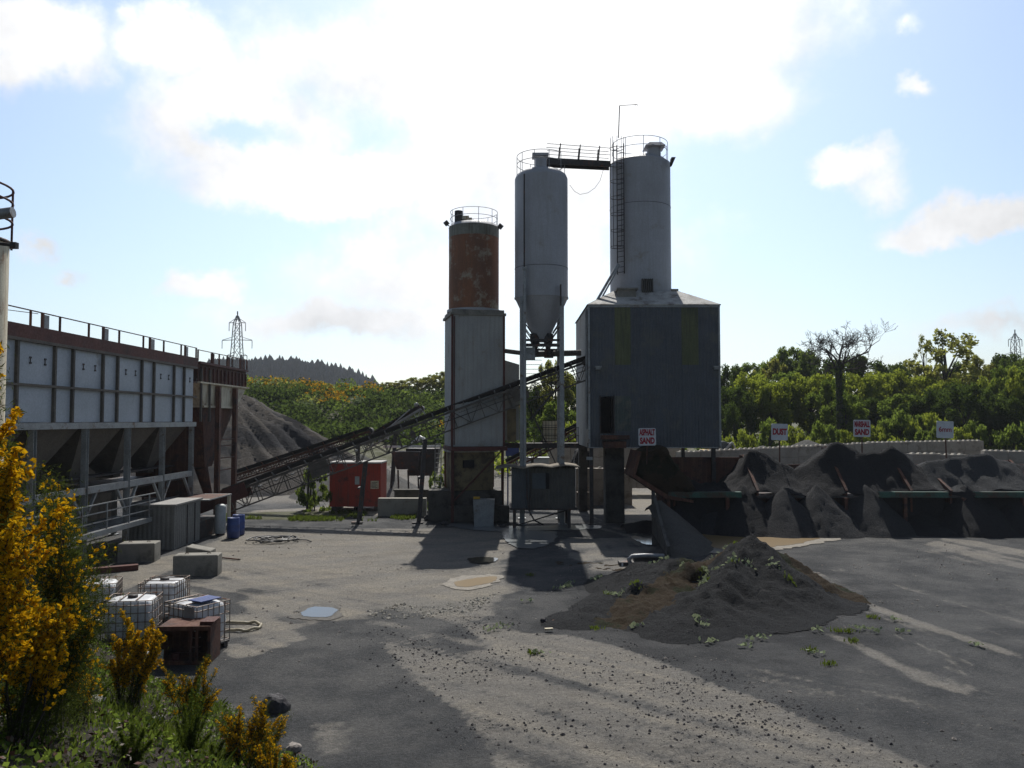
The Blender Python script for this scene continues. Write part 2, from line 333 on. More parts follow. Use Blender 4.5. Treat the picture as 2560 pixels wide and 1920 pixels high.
# ------------------------------------------------------------------ terrain
def sstep(a, b, x): t = np.clip((x-a)/(b-a), 0, 1); return t*t*(3-2*t)
def vnoise(x, y, s, seed=0):             # cheap smooth value noise, arrays
    x = np.asarray(x)*s+seed*17.3+500; y = np.asarray(y)*s+seed*9.1+500
    xi = np.floor(x).astype(np.int64); yi = np.floor(y).astype(np.int64); fx = x-xi; fy = y-yi
    fx = fx*fx*(3-2*fx); fy = fy*fy*(3-2*fy)
    def h(i, j): v = np.sin(i*127.1+j*311.7+seed*7.7)*43758.5453; return v-np.floor(v)
    return (h(xi,yi)*(1-fx)+h(xi+1,yi)*fx)*(1-fy)+(h(xi,yi+1)*(1-fx)+h(xi+1,yi+1)*fx)*fy
def fbm(x, y, s, o=4, seed=0):
    r = 0; a = .5
    for k in range(o): r = r+a*(vnoise(x, y, s*2**k, seed+k)-.5); a *= .5
    return r
def bankf(x, y):
    n = 6.6-(.72*x+.69*y)+fbm(x, y, .35, 3, 3)*1.6
    return np.clip(n*.6, 0, 4.0)*sstep(-60, -20, -np.abs(x))+0*y
def H(x, y):
    x = np.asarray(x, float); y = np.asarray(y, float)
    b = bankf(x, y); z = b + (b > .02)*fbm(x, y, 1.6, 3, 5)*.22*np.clip(b, 0, 1)
    z = z + sstep(62, 86, y)*3.3*(.75+.25*sstep(0, 12, np.abs(x+9)))
    z = z + sstep(84, 118, y)*6.6*sstep(-10, 2, -x)*(1-sstep(200, 420, y))
    z = z + sstep(84, 110, y)*fbm(x, y, .06, 3, 8)*4.0*(1-sstep(400, 700, y))
    z = z - .05*sstep(0, 1, fbm(x, y, .18, 3, 12)+.3)*(y < 60)
    return z
def Hs(x, y): return float(H(np.array([x]), np.array([y]))[0])
xs = np.unique(np.concatenate([-np.geomspace(24, 3500, 40)[::-1], np.arange(-24, 30, .18), np.geomspace(30, 3500, 40)]))
ys = np.unique(np.concatenate([-np.geomspace(2, 300, 12)[::-1], np.arange(-2, 8, .5), np.arange(8, 52, .18), np.geomspace(52, 5000, 110)]))
GX, GY = np.meshgrid(xs, ys); GZ = H(GX, GY)
def polydist(X, Y, P):                   # signed distance, positive inside
    n = len(P); dmin = np.full(X.shape, 1e9); ins = np.zeros(X.shape, bool)
    for i in range(n):
        ax, ay = P[i]; bx, by = P[(i+1) % n]; ex, ey = bx-ax, by-ay
        t = np.clip(((X-ax)*ex+(Y-ay)*ey)/(ex*ex+ey*ey+1e-9), 0, 1); dmin = np.minimum(dmin, np.hypot(X-ax-t*ex, Y-ay-t*ey))
        c = ((ay > Y) != (by > Y)) & (X < (bx-ax)*(Y-ay)/((by-ay) if abs(by-ay) > 1e-9 else 1e-9)+ax); ins ^= c
    return np.where(ins, dmin, -dmin)
# worn concrete tracks and pads (light) over the dark gravel, outlined on the ground
LIGHT = [([(945,1600),(990,1575),(1080,1590),(1130,1630),(1235,1622),(1150,1560),(1160,1550),(1240,1552),(1320,1580),(1430,1585),(1560,1622),(1660,1655),(1760,1690),(1900,1745),(2020,1795),(2170,1850),(2330,1925),(2300,2100),(1300,2150),(1250,1919),(1180,1820),(1120,1760),(1030,1690)], .62, .16),
 ([(380,1420),(560,1330),(1130,1318),(1300,1330),(1260,1400),(1290,1480),(1230,1500),(1260,1535),(1150,1560),(960,1530),(820,1560),(700,1600),(560,1640),(480,1600),(560,1560),(600,1500)], .74, .8),
 ([(1560,1190),(1660,1190),(1690,1300),(1560,1310)], .95, .3), ([(1010,1285),(560,1300),(640,1275),(900,1262),(1060,1262)], .85, .4),
 ([(1985,1440),(2100,1475),(2210,1510),(2360,1560),(2560,1625),(2560,1650),(2380,1590),(2440,1650),(2480,1730),(2380,1725),(2370,1680),(2300,1620),(2180,1550),(2080,1500)], .40, .5),
 ([(2300,1360),(2350,1345),(2450,1352),(2580,1375),(2580,1425),(2450,1400)], .46, .5),
 ([(2080,1580),(2160,1590),(2240,1650),(2350,1680),(2480,1720),(2420,1735),(2290,1700),(2180,1640)], .38, .4),
 ([(740,1810),(850,1795),(900,1830),(860,1880),(770,1900)], .5, .4),
 ([(210,1480),(250,1452),(400,1392),(470,1378),(520,1370),(430,1425),(330,1470),(250,1490)], .97, .12),
 ([(560,1575),(700,1560),(760,1600),(640,1640),(560,1650)], .8, .3), ([(1380,1345),(1600,1345),(1640,1420),(1480,1430)], .6, .5)]
mask = np.zeros(GX.shape); wx = fbm(GX, GY, .5, 4, 21)*1.5; wy = fbm(GX, GY, .5, 4, 22)*1.5
near = (GY > 7) & (GY < 62) & (np.abs(GX) < 32)
for P, val, soft in [(a_, b_, c_*.6) for a_, b_, c_ in LIGHT]:
    W = [(gp(a, b).x, gp(a, b).y) for a, b in P]
    sd = polydist(GX[near]+wx[near]*min(1, soft*2.2), GY[near]+wy[near]*min(1, soft*2.2), W)
    mask[near] = np.maximum(mask[near], val*sstep(-soft, soft, sd))
mask = np.where(GY > 52, np.maximum(mask, .55*sstep(52, 56, GY)), mask)
# tyre ruts and drag streaks: long thin strips of wear running with the traffic
def lane(ax, ay, bx, by, w, amt, sc_=3.2, sd_=130):
    A = gp(ax, ay); B = gp(bx, by); d = (B-A).normalized(); u = (GX-A.x)*(-d.y)+(GY-A.y)*d.x; v = (GX-A.x)*d.x+(GY-A.y)*d.y
    bend = fbm(v, 0*v, .12, 2, sd_)*2.0; s = fbm((u+bend)*sc_, v*.10, 1.0, 4, sd_+1); e = np.exp(-(u/w)**2)
    return s*amt*e*2.2
near2 = (GY > 8) & (GY < 52)
mask = np.clip(mask+near2*(lane(1050, 1620, 2250, 1900, 5, .75)+lane(1950, 1430, 2600, 1640, 5, .9, 2.6, 140)+lane(2250, 1340, 2600, 1420, 4, .6, 2.2, 145)+lane(650, 1620, 1150, 1900, 4, .5, 2.4, 150)+lane(600, 1500, 1400, 1400, 9, .45, 1.6, 160)+fbm(GX, GY, .9, 4, 170)*.35), 0, 1)
soil = np.clip(sstep(.02, .35, bankf(GX, GY)), 0, 1)
veg = sstep(66, 84, GY)
ox, oy = gp(760, 1290).x, gp(760, 1290).y
veg = np.maximum(veg, .8*sstep(1, -1, np.hypot((GX-gp(720,1290).x)/5.2, (GY-47.5)/3.0)*2-1.6)*(GY > 44.3))
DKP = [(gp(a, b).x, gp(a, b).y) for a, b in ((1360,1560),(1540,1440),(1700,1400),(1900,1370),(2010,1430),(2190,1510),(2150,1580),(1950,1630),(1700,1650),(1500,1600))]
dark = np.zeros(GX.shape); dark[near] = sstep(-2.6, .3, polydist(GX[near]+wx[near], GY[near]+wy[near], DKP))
idx = np.arange(GX.size).reshape(GX.shape)
F = np.stack([idx[:-1,:-1], idx[:-1,1:], idx[1:,1:], idx[1:,:-1]], -1).reshape(-1, 4)
m_g, t, p = nodes('yard_ground')
at_ = t.nodes.new('ShaderNodeAttribute'); at_.attribute_name = 'gmask'; sp = t.nodes.new('ShaderNodeSeparateColor'); t.links.new(at_.outputs['Color'], sp.inputs[0])
nb = tex(t, 'ShaderNodeTexNoise', .55, 7, .65); nm = tex(t, 'ShaderNodeTexNoise', 3.2, 6, .65); nf = tex(t, 'ShaderNodeTexNoise', 26, 4, .7); nff = tex(t, 'ShaderNodeTexNoise', 48, 3, .75)
nstr = tex(t, 'ShaderNodeTexNoise', .9, 6, .7, sc=(.35, 1.6, 1))
wobble = mth(t, 'ADD', mth(t, 'MULTIPLY', mth(t, 'SUBTRACT', nm, .5), .5), mth(t, 'MULTIPLY', mth(t, 'SUBTRACT', nf, .5), .55))
Rm = ramp(t, mth(t, 'ADD', sp.outputs[0], mth(t, 'MULTIPLY', wobble, .9)), .2, .52)
gravel = mix(t, nm, (.034,.037,.041), (.052,.055,.058)); gravel = mix(t, ramp(t, nb, .38, .66), gravel, (.066,.065,.062))
gravel = mix(t, ramp(t, nff, .52, .66), gravel, (.125,.122,.118)); gravel = mix(t, ramp(t, nf, .5, .66, 0, .6), gravel, (.028,.028,.030))
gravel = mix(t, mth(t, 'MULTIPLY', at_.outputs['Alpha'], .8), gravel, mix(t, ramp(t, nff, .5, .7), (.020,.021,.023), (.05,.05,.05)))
lightc = mix(t, ramp(t, sp.outputs[0], .5, .95), (.225,.21,.185), (.325,.293,.238)); lightc = mix(t, ramp(t, nb, .4, .68, 0, .5), lightc, (.10,.094,.083)); lightc = mix(t, ramp(t, nm, .35, .75, 0, .5), lightc, (.20,.185,.16))
lightc = mix(t, ramp(t, nstr, .52, .62, 0, .35), lightc, (.11,.10,.088)); lightc = mix(t, ramp(t, nff, .48, .66, 0, .5), lightc, (.085,.08,.075))
speck = t.nodes.new('ShaderNodeTexVoronoi'); speck.inputs['Scale'].default_value = 11; cN = t.nodes.new('ShaderNodeTexCoord'); t.links.new(cN.outputs['Object'], speck.inputs['Vector'])
spk = ramp(t, mth(t, 'ADD', speck.outputs['Distance'], mth(t, 'MULTIPLY', nm, .25)), .20, .27, .8, 0)
lightc = mix(t, spk, lightc, (.045,.04,.04)); sp2 = t.nodes.new('ShaderNodeTexVoronoi'); sp2.inputs['Scale'].default_value = 22; t.links.new(cN.outputs['Object'], sp2.inputs['Vector']); lightc = mix(t, ramp(t, mth(t, 'ADD', sp2.outputs['Distance'], mth(t, 'MULTIPLY', nb, .3)), .30, .36, .7, 0), lightc, (.06,.055,.055)); col = mix(t, Rm, gravel, lightc)
soilc = mix(t, nm, (.03,.024,.017), (.06,.048,.034)); soilc = mix(t, ramp(t, nf, .5, .65), soilc, (.025,.02,.016)); soilc = mix(t, ramp(t, nb, .5, .6, 0, .8), soilc, (.045,.06,.018))
vegc = mix(t, nb, (.05,.075,.02), (.11,.10,.035)); vegc = mix(t, ramp(t, nm, .4, .6), vegc, (.06,.055,.02))
col = mix(t, ramp(t, mth(t, 'ADD', sp.outputs[1], mth(t, 'MULTIPLY', wobble, .7)), .3, .6), col, soilc)
col = mix(t, ramp(t, mth(t, 'ADD', sp.outputs[2], mth(t, 'MULTIPLY', wobble, .8)), .35, .65), col, vegc)
nq = tex(t, 'ShaderNodeTexNoise', 11, 6, .85); col = mix(t, ramp(t, nq, .40, .62, .55, 0), col, (.0,.0,.0)) if False else mix(t, 1.0, col, mix(t, ramp(t, nq, .38, .64), (.72,.71,.70), (1.15,1.15,1.15)), 'MULTIPLY')
t.links.new(col, p.inputs['Base Color']); p.inputs['Specular IOR Level'].default_value = .3
t.links.new(ramp(t, nb, .35, .62, .98, .75), p.inputs['Roughness'])
bump(t, p, mth(t, 'ADD', mth(t, 'ADD', nf, mth(t, 'MULTIPLY', nq, 2.0)), mth(t, 'MULTIPLY', nm, 1.6)), .8, .05)
gm = npmesh('ground', np.stack([GX, GY, GZ], -1).reshape(-1, 3), F, m_g, smooth=True)
ca = gm.color_attributes.new('gmask', 'FLOAT_COLOR', 'POINT')
ca.data.foreach_set('color', np.stack([mask, soil, veg, dark], -1).astype(np.float32).ravel())
g_o = mobj('ground', gm); g_o['kind'] = 'structure'
# puddles: level sheets of muddy or clear water
def water(name, col, r=.04):
    m, t, p = nodes(name); p.inputs['Base Color'].default_value = (*col, 1); p.inputs['Roughness'].default_value = r; p.inputs['IOR'].default_value = 1.33
    n = tex(t, 'ShaderNodeTexNoise', 9, 3); bump(t, p, n, .06, .01); return m
W1 = water('muddy_water', (.19,.13,.06), .35); W2 = water('puddle_water', (.05,.05,.045), .05); W3 = water('silty_water', (.16,.17,.17), .25)
RIM = M_('dried_silt', (.26,.235,.195), (.18,.16,.13), 3, .9, 0, .3)
DAMP = M_('damp_silt', (.085,.076,.062), (.055,.05,.042), 3, .85, 0, .3)
def puddle(pts, mat, z=.022, wob=.10, seed=0, name='puddle', n=12):
    W = [gp(a, b) for a, b in pts]; out = []; m = len(W)
    for i in range(m):
        p0, p1, p2, p3 = W[i-1], W[i], W[(i+1) % m], W[(i+2) % m]
        for k in range(n):
            u = k/n; q = .5*((2*p1)+(-p0+p2)*u+(2*p0-5*p1+4*p2-p3)*u*u+(-p0+3*p1-3*p2+p3)*u**3)
            out.append((q.x+(mnoise.noise(Vector((q.x*2.2, q.y*2.2, seed))))*wob*2+mnoise.noise(Vector((q.x*7, q.y*7, seed)))*wob*.8, q.y+mnoise.noise(Vector((q.x*2.2, q.y*2.2, seed+9)))*wob*2+mnoise.noise(Vector((q.x*7, q.y*7, seed+4)))*wob*1.2, z))
    b = MB(); b.add(out, [tuple(range(len(out)))]); return struct(name, b, mat)
puddle([(1660,1330),(1745,1325),(1830,1333),(1960,1330),(2065,1338),(2110,1346),(2030,1362),(1940,1374),(1830,1382),(1740,1382),(1690,1364)], RIM, .016, .14, 3, 'silt_rim')
puddle([(1748,1333),(1830,1339),(1960,1336),(2050,1342),(2010,1357),(1930,1368),(1830,1374),(1770,1368),(1745,1350)], W1, .024, .10, 2)
puddle([(735,1532),(780,1510),(845,1515),(850,1542),(800,1553),(745,1547)], DAMP, .012, .16, 4, 'damp_patch')
puddle([(755,1530),(790,1518),(835,1522),(832,1538),(795,1545),(760,1541)], W2, .02, .05, 5)
puddle([(1120,1452),(1160,1440),(1240,1438),(1262,1445),(1220,1465),(1160,1476),(1110,1464)], RIM, .014, .1, 6, 'silt_rim')
puddle([(1140,1456),(1180,1447),(1240,1443),(1232,1456),(1180,1467),(1140,1466)], W1, .022, .05, 7)
puddle([(1575,1344),(1600,1338),(1662,1338),(1665,1360),(1620,1362),(1590,1352)], W2, .02, .04, 9)
puddle([(1255,1330),(1320,1328),(1385,1330),(1390,1345),(1372,1362),(1330,1372),(1290,1368),(1262,1350)], W3, .02, .08, 10)
puddle([(1168,1398),(1190,1394),(1232,1395),(1245,1402),(1215,1409),(1180,1407)], W2, .021, .05, 11)
puddle([(1120,1310),(1300,1316),(1470,1312),(1500,1322),(1400,1326),(1250,1328),(1150,1322)], W3, .019, .1, 12)
# ------------------------------------------------------------------ heaps
def heap(name, label, cat, fn, x0, x1, y0, y1, step, mat, kind=None, group=None, base=0.0):
    X, Y = np.meshgrid(np.arange(x0, x1, step), np.arange(y0, y1, step)); Z = fn(X, Y)
    cx, cy = (x0+x1)/2, (y0+y1)/2; i = np.arange(X.size).reshape(X.shape)
    F = np.stack([i[:-1,:-1], i[:-1,1:], i[1:,1:], i[1:,:-1]], -1).reshape(-1, 4)
    keep = (Z.ravel()[F] > base+.004).any(1); F = F[keep]
    V = np.stack([X-cx, Y-cy, np.maximum(Z, base-.06)], -1).reshape(-1, 3)
    used = np.unique(F); remap = np.full(len(V), -1); remap[used] = np.arange(len(used))
    o = mobj(name, npmesh(name, V[used], remap[F], mat, smooth=True)); o.location = (cx, cy, 0)
    return tag(o, label, cat, group, kind)
def cone(X, Y, cx, cy, r, h, sx=1, sy=1, k=1.0):
    d = np.hypot((X-cx)/sx, (Y-cy)/sy)/r
    return h*(np.clip(1.0-d, -1, 1) if k == 1.0 else np.clip(1-d**k, -1, 1))
def smax(a, b, k=.25): h = np.clip(.5+.5*(a-b)/k, 0, 1); return b*(1-h)+a*h+k*h*(1-h)
def heapmat(name, a, b, patch=None, pc=(.09,.05,.022), fine=55, pale=(.12,.12,.12), thr=(.5,.6)):
    m, t, p = nodes(name); n1 = tex(t, 'ShaderNodeTexNoise', .9, 6, .65); n2 = tex(t, 'ShaderNodeTexNoise', fine, 3, .75); n3 = tex(t, 'ShaderNodeTexNoise', 8, 6, .8)
    col = mix(t, n1, a, b); col = mix(t, ramp(t, n2, .5, .7), col, pale); col = mix(t, ramp(t, n3, .52, .7, 0, .6), col, tuple(x*.5 for x in a))
    if patch: col = mix(t, ramp(t, tex(t, 'ShaderNodeTexNoise', patch, 4, .6), *thr), col, mix(t, n3, pc, tuple(x*.5 for x in pc)))
    t.links.new(col, p.inputs['Base Color']); p.inputs['Roughness'].default_value = .95; p.inputs['Specular IOR Level'].default_value = .2
    bump(t, p, mth(t, 'ADD', n2, mth(t, 'MULTIPLY', n3, 3.0)), 1.0, .08); return m
HG = heapmat('dark_gravel_heap', (.017,.018,.020), (.028,.029,.031), None, pale=(.06,.06,.06), fine=38)
HB = heapmat('brown_earth', (.042,.026,.013), (.062,.042,.02), .9, (.035,.042,.014), pale=(.085,.065,.035))
HS = heapmat('spoil_heap_grey', (.115,.10,.085), (.075,.07,.066), .22, (.05,.05,.055), 18, (.16,.145,.13), (.50,.60))
for n_ in HS.node_tree.nodes:
    if n_.type == 'MAPPING': n_.inputs['Rotation'].default_value = (0, math.radians(32), math.radians(12)); n_.inputs['Scale'].default_value = (.16, .9, 1.0)
HL = heapmat('pale_aggregate', (.17,.165,.155), (.12,.12,.115), None, pale=(.24,.235,.22))
HK = heapmat('black_sand', (.026,.026,.029), (.04,.04,.042), None, pale=(.065,.065,.065))
HD = heapmat('mossy_bay_earth', (.07,.042,.022), (.04,.032,.022), .8, (.035,.035,.015), pale=(.11,.075,.035))
P1 = at(1880, 1352, 26.5); P2 = at(1690, 1400, 27.5); P3 = gp(1395, 1566)
def mound(X, Y):
    w = fbm(X, Y, .7, 4, 31)*.5
    z = np.maximum(cone(X, Y, P1.x, P1.y, 2.9, P1.z+.15, .95, 1.2), cone(X, Y, P1.x, P1.y, 1.9, P1.z+.38, .95, 1.2))
    z = smax(z, cone(X, Y, P2.x, P2.y-.4, 2.9, P2.z+.15, 1.15, 1.1), .2)
    for i in range(9):                     # ridge running down to the front left
        u = i/8; cx = P2.x*(1-u)+(P3.x+.3)*u; cy = (P2.y-.8)*(1-u)+(P3.y+.2)*u; z = smax(z, cone(X, Y, cx, cy, 2.1-1.3*u, (P2.z-.1)*(1-u)**1.15+.14, 1.15, .9), .18)
    z = smax(z, cone(X, Y, (P1.x+P2.x)/2, P2.y-.9, 1.9, 1.05, 1.1, 1.1), .25)
    for i in range(9):                     # second ridge, from the peak to the front
        u = i/8; Q = gp(1690, 1600); cx = P1.x*(1-u)+Q.x*u; cy = P1.y*(1-u)+(Q.y+.4)*u; z = smax(z, cone(X, Y, cx, cy, 1.9-.9*u, (P1.z)*(1-u)**1.1+.16, 1.0, 1.0), .15)
    for (ex, ey, r, h) in ((gp(1740, 1560).x, gp(1740, 1560).y+.9, 2.0, .45), (gp(1830, 1540).x, gp(1830, 1540).y+.6, 2.4, .42), (gp(1990, 1500).x, gp(1990, 1500).y+.2, 2.0, .22)): z = smax(z, cone(X, Y, ex, ey, r, h, 1.2, 1.0), .3)
    g = np.sin((X*1.1+Y*.7)*2.6+w*6)*.06+fbm(X, Y, 1.9, 4, 33)*.5+fbm(X, Y, 6, 3, 35)*.17
    return z+g*np.clip(z*2.2, 0, 1)+w*.10-.05
heap('gravel_mound', 'dark gravel mound with a brown earthy flank in the middle of the yard', 'gravel mound', mound, -3.5, 15.5, 17, 34, .11, [HG], None)
# brown earth skin on the mound's left flank is a real layer of soil over the gravel
E0 = at(1560, 1540, 24); 
def earth(X, Y):
    w = fbm(X, Y, .9, 4, 44)*1.4; A = Vector((P2.x+.75, P2.y-.4)); B = Vector((gp(1570,1590).x, gp(1570,1590).y+1.2)); d = B-A; L = d.length; d = d/L
    s = (X-A.x)*d.x+(Y-A.y)*d.y; q = np.abs((X-A.x)*(-d.y)+(Y-A.y)*d.x)+w*.45
    ins = np.clip(1-(q+fbm(X, Y, 2.5, 3, 48)*.5)/.62, -1, 1)*np.clip((s+.6)*1.2, -1, 1)*1.0; ins = np.minimum(ins, np.clip((L+.5-s)*1.2, -1, 1))
    return np.where(ins > -.3, mound(X, Y)+.10*np.clip(ins*1.6, -.5, 1)+fbm(X, Y, 5, 3, 46)*.16*np.clip(ins*2+.3, 0, 1), -1)
heap('earth_bank', 'strip of rough brown earth and weeds lying on the dark gravel mound', 'earth', earth, -1, 11, 19, 32, .09, [HB])
SC = Vector((-27.0, 72.0))
def spoil(X, Y):
    dx, dy = X-SC.x, Y-SC.y; th = np.arctan2(dy, dx); r = np.hypot(dx, dy)
    g = fbm(th*9, r*.06, 1.0, 4, 51)*2.2+fbm(th*34, r*.2, 1.0, 3, 52)*1.3
    top = 7.3-np.clip(r-3.6, 0, 99)*.62 - np.clip(4.5-r, 0, 9)*.05
    return top+g*np.clip((9-top)*.3, 0, 1)*np.clip(top*.5, 0, 1)+fbm(X, Y, .3, 4, 55)*.8+.3
heap('spoil_heap', 'tall grey spoil heap scored with gullies, rising behind the rusty feed bin', 'spoil heap', spoil, -46, -8, 56, 90, .3, [HS])
heap('aggregate_pile', 'low pale grey aggregate pile behind the red container', 'aggregate pile', lambda X, Y: smax(cone(X, Y, xat(905,60), 60, 5.2, 3.0), cone(X, Y, xat(985,56), 56.5, 4, 1.3), .4)+fbm(X, Y, .8, 3, 61)*.25, -20, -3, 51, 68, .25, [HL])
for k, (px, py, Y, r, h0, lab) in enumerate(((2020, 1098, 66, 6.5, None, 'pale grey stone pile behind the block wall, below the sign reading DUST'), (1905, 1112, 64, 3.6, None, 'small low stone pile behind the block wall beside the clad tower'))):
    q = at(px, py, Y); b0 = Hs(q.x, Y)
    heap('stone_pile', lab, 'stone pile', lambda X, Y_, q=q, r=r, k=k: q.z-np.hypot(X-q.x, Y_-q.y)*.42+fbm(X, Y_, .6, 3, 70+k)*.3, q.x-9, q.x+9, Y-9, Y+9, .35, [HL], group='stone piles behind the wall', base=1.0)
# scattered stones on the yard: far too many to count
def stones(name, n, xr, yr, smin, smax_, mat, cond=None, zf=None):
    V0 = np.array([(1,0,0),(-1,0,0),(0,1,0),(0,-1,0),(0,0,1),(0,0,-1)], float); F0 = np.array([(0,2,4),(2,1,4),(1,3,4),(3,0,4),(2,0,5),(1,2,5),(3,1,5),(0,3,5)])
    x = RNG.uniform(*xr, n); y = RNG.uniform(*yr, n)
    if cond is not None: k = cond(x, y); x, y = x[k], y[k]
    n = len(x); s = smin*(smax_/smin)**(RNG.random(n)**2.5)
    z = H(x, y) if zf is None else zf(x, y)
    R = RNG.uniform(.6, 1.3, (n, 6, 1))*V0[None]*s[:, None, None]*np.array([1, 1, .65]); a = RNG.uniform(0, 6.28, n); c, q = np.cos(a)[:, None], np.sin(a)[:, None]
    V = np.stack([R[..., 0]*c-R[..., 1]*q+x[:, None], R[..., 0]*q+R[..., 1]*c+y[:, None], R[..., 2]+(z+s*.25)[:, None]], -1).reshape(-1, 3)
    F = (F0[None]+6*np.arange(n)[:, None, None]).reshape(-1, 3); o = mobj(name, npmesh(name, V, F, mat)); o['kind'] = 'stuff'; return o
trackP = [(gp(a, b).x, gp(a, b).y) for a, b in LIGHT[0][0]]
st = stones('loose_stones', 60000, (-5, 16), (9.5, 26), .010, .045, MT['rock'], lambda x, y: (polydist(x, y, trackP) > -.6) & (vnoise(x, y, .9, 77)*.6+vnoise(x, y, .3, 78)*.5 > RNG.random(len(x))**.5*.95))
tag(st, 'small dark stones strewn over the pale worn track', 'stones')
st = stones('rubble_stones', 3500, (-12, 20), (12, 40), .012, .06, MT['rockl'], lambda x, y: vnoise(x, y, .5, 79) > .45)
tag(st, 'small pale stones scattered over the yard', 'stones')
rubP = [(gp(a, b).x, gp(a, b).y) for a, b in ((945,1530),(1010,1512),(1090,1518),(1160,1508),(1240,1484),(1235,1505),(1190,1528),(1110,1540),(1010,1545),(960,1542))]
st = stones('broken_rubble', 5200, (-5, 1), (21, 27), .012, .065, MT['concl'], lambda x, y: polydist(x+vnoise(x, y, 2, 5)*.3, y, rubP) > -.12); tag(st, 'pale broken concrete rubble in a line across the middle of the yard', 'rubble')
st = stones('gravel_chips', 6000, (P3.x-1, 14), (18, 30), .010, .035, MT['rock'], lambda x, y: mound(x, y) > -.02, lambda x, y: np.maximum(mound(x, y), 0)); tag(st, 'dark chips of stone lying over the gravel mound', 'stones')
# ------------------------------------------------------------------ far hill and forest
def hillz(X, Y):
    px = 1280+X/700*2000
    top = np.interp(px, [-600, 300, 600, 700, 790, 850, 905, 960, 1040, 1200, 1500], [54, 50, 45, 46, 44, 39, 31, 21, 13, 4, 0])
    return top*sstep(420, 700, Y)*(1-sstep(900, 1500, Y)*.6)+H(X, Y)*0-.5+fbm(X, Y, .006, 3, 90)*8*sstep(420, 600, Y)*(top > 5)
X, Y = np.meshgrid(np.linspace(-1100, 120, 90), np.linspace(400, 1500, 60)); Z = hillz(X, Y)+3
i = np.arange(X.size).reshape(X.shape); Fh = np.stack([i[:-1,:-1], i[:-1,1:], i[1:,1:], i[1:,:-1]], -1).reshape(-1, 4)
hm = M_('far_hillside', (.03,.04,.02), (.05,.055,.03), .02, .95)
ho = mobj('hill', npmesh('hill', np.stack([X, Y, Z], -1).reshape(-1, 3), Fh, hm, smooth=True)); ho['kind'] = 'structure'
def conifers(n, seed):
    R = np.random.default_rng(seed); V = []; Fc = []; k = 0
    for _ in range(n):
        y = R.uniform(520, 760); px = R.uniform(520, 990); x = (px-1280)/2000*y
        z = float(hillz(np.array([x]), np.array([y]))[0])+3
        if z < 4.5: continue
        h = R.uniform(6, 11)*(1.35 if R.random() < .05 else 1); w = h*R.uniform(.22, .38)
        for j, (a, b, c) in enumerate(((0, .6, 1.0), (.25, .85, .85), (.6, 1.0, .6))):
            m = 6; V += [(x+w*c*R.uniform(.7,1.25)*math.cos(6.28*q/m), y+w*c*R.uniform(.7,1.25)*math.sin(6.28*q/m), z+h*a+R.uniform(-.5,.5)) for q in range(m)]+[(x, y, z+h*b)]
            Fc += [(k+q, k+(q+1) % m, k+m) for q in range(m)]; k += m+1
    return np.array(V), np.array(Fc)
V, Fc = conifers(7000, 5); o = mobj('conifer_forest', npmesh('conifer_forest', V, Fc, MT['conif'])); o['kind'] = 'stuff'; tag(o, 'hazy dark conifer forest covering the distant hill', 'forest')
# ================================================================== STRUCTURES
def guard(mb, c, R, z0, hs, r=.025, posts=8, a0=0, a1=2*PI, tilt=0):
    for h in hs: mb.ring((c[0], c[1], z0+h), R, r, 40, 6, a0, a1)
    n = posts
    for i in range(n+(a1-a0 < 6.28)):
        a = a0+(a1-a0)*i/n; x, y = c[0]+R*math.cos(a), c[1]+R*math.sin(a); mb.tube((x, y, z0-.1), (x, y, z0+max(hs)), r*.95, 6)
# ---------------- rusty silo on its clad tower
TC = Vector((-2.2, 45.78)); TH = math.radians(12.6); ux = Vector((math.cos(TH), math.sin(TH))); uy = Vector((-math.sin(TH), math.cos(TH)))
def tw(a, b): return TC+ux*a+uy*b       # plan point in the tower's own axes
zt, zb = zat(790, 44.7), zat(1116, 44.3)
T = thing('clad_tower', 'pale grey sheet clad tower standing under the rusty silo, with an ochre room below', 'tower', (TC.x, TC.y, 0))
mb = MB(); W2_, D2_ = 1.46, 1.5
for (A, B) in ((tw(-W2_,-D2_), tw(W2_,-D2_)), (tw(W2_,-D2_), tw(W2_,D2_)), (tw(W2_,D2_), tw(-W2_,D2_)), (tw(-W2_,D2_), tw(-W2_,-D2_))):
    mb.corr(A, B, zb, zt, .008, .25)
mb.build('cladding', MT['clad'], T)
Rz = Matrix.Rotation(TH, 3, 'Z')
mb = MB(); mb.obox((TC.x, TC.y, zt+.06), (3.14, 3.2, .14), Rz); mb.obox((TC.x, TC.y, zt+.22), (2.95, 3.0, .18), Rz); mb.build('capping', MT['conc'], T)
mb = MB()
for a in (-W2_, W2_):
    p = tw(a, -D2_-.02); mb.bar((p.x, p.y, zb), (p.x, p.y, zt), .12, .06)
p = tw(-W2_+.12, -D2_-.03); mb.bar((p.x, p.y, zb+.1), (p.x, p.y, zt-.1), .05, .05)
mb.build('corner_trim', MT['rustred'], T)
mb = MB(); mb.obox((tw(0, -.3).x, tw(0, -.3).y, zb-.12), (3.1, 3.4, .22), Rz)
for a in (-1.4, 1.4):
    for b in (-1.4, 1.4):
        p = tw(a, b); mb.bar((p.x, p.y, 0), (p.x, p.y, zb), .16, .16)
p, q = tw(-1.3, -1.45), tw(1.35, -1.45); mb.bar((p.x, p.y, 1.2), (q.x, q.y, 3.9), .07, .07)
mb.build('steel_frame', MT['rustred'], T)
z1, z2 = zat(1224, 45), zat(1130, 45)
mb = MB(); mb.obox((xat(1172, 45), 45.6, (z1+z2)/2), (2.35, 2.2, z2-z1), Rz); room = mb.build('ochre_room', MT['yroom'], T)
c = at(1171, 1160, 44.3); mb = MB(); mb.obox((c.x, c.y+.06, c.z), (.62, .12, .42), Rz); mb.build('window', MT['dark'], room)
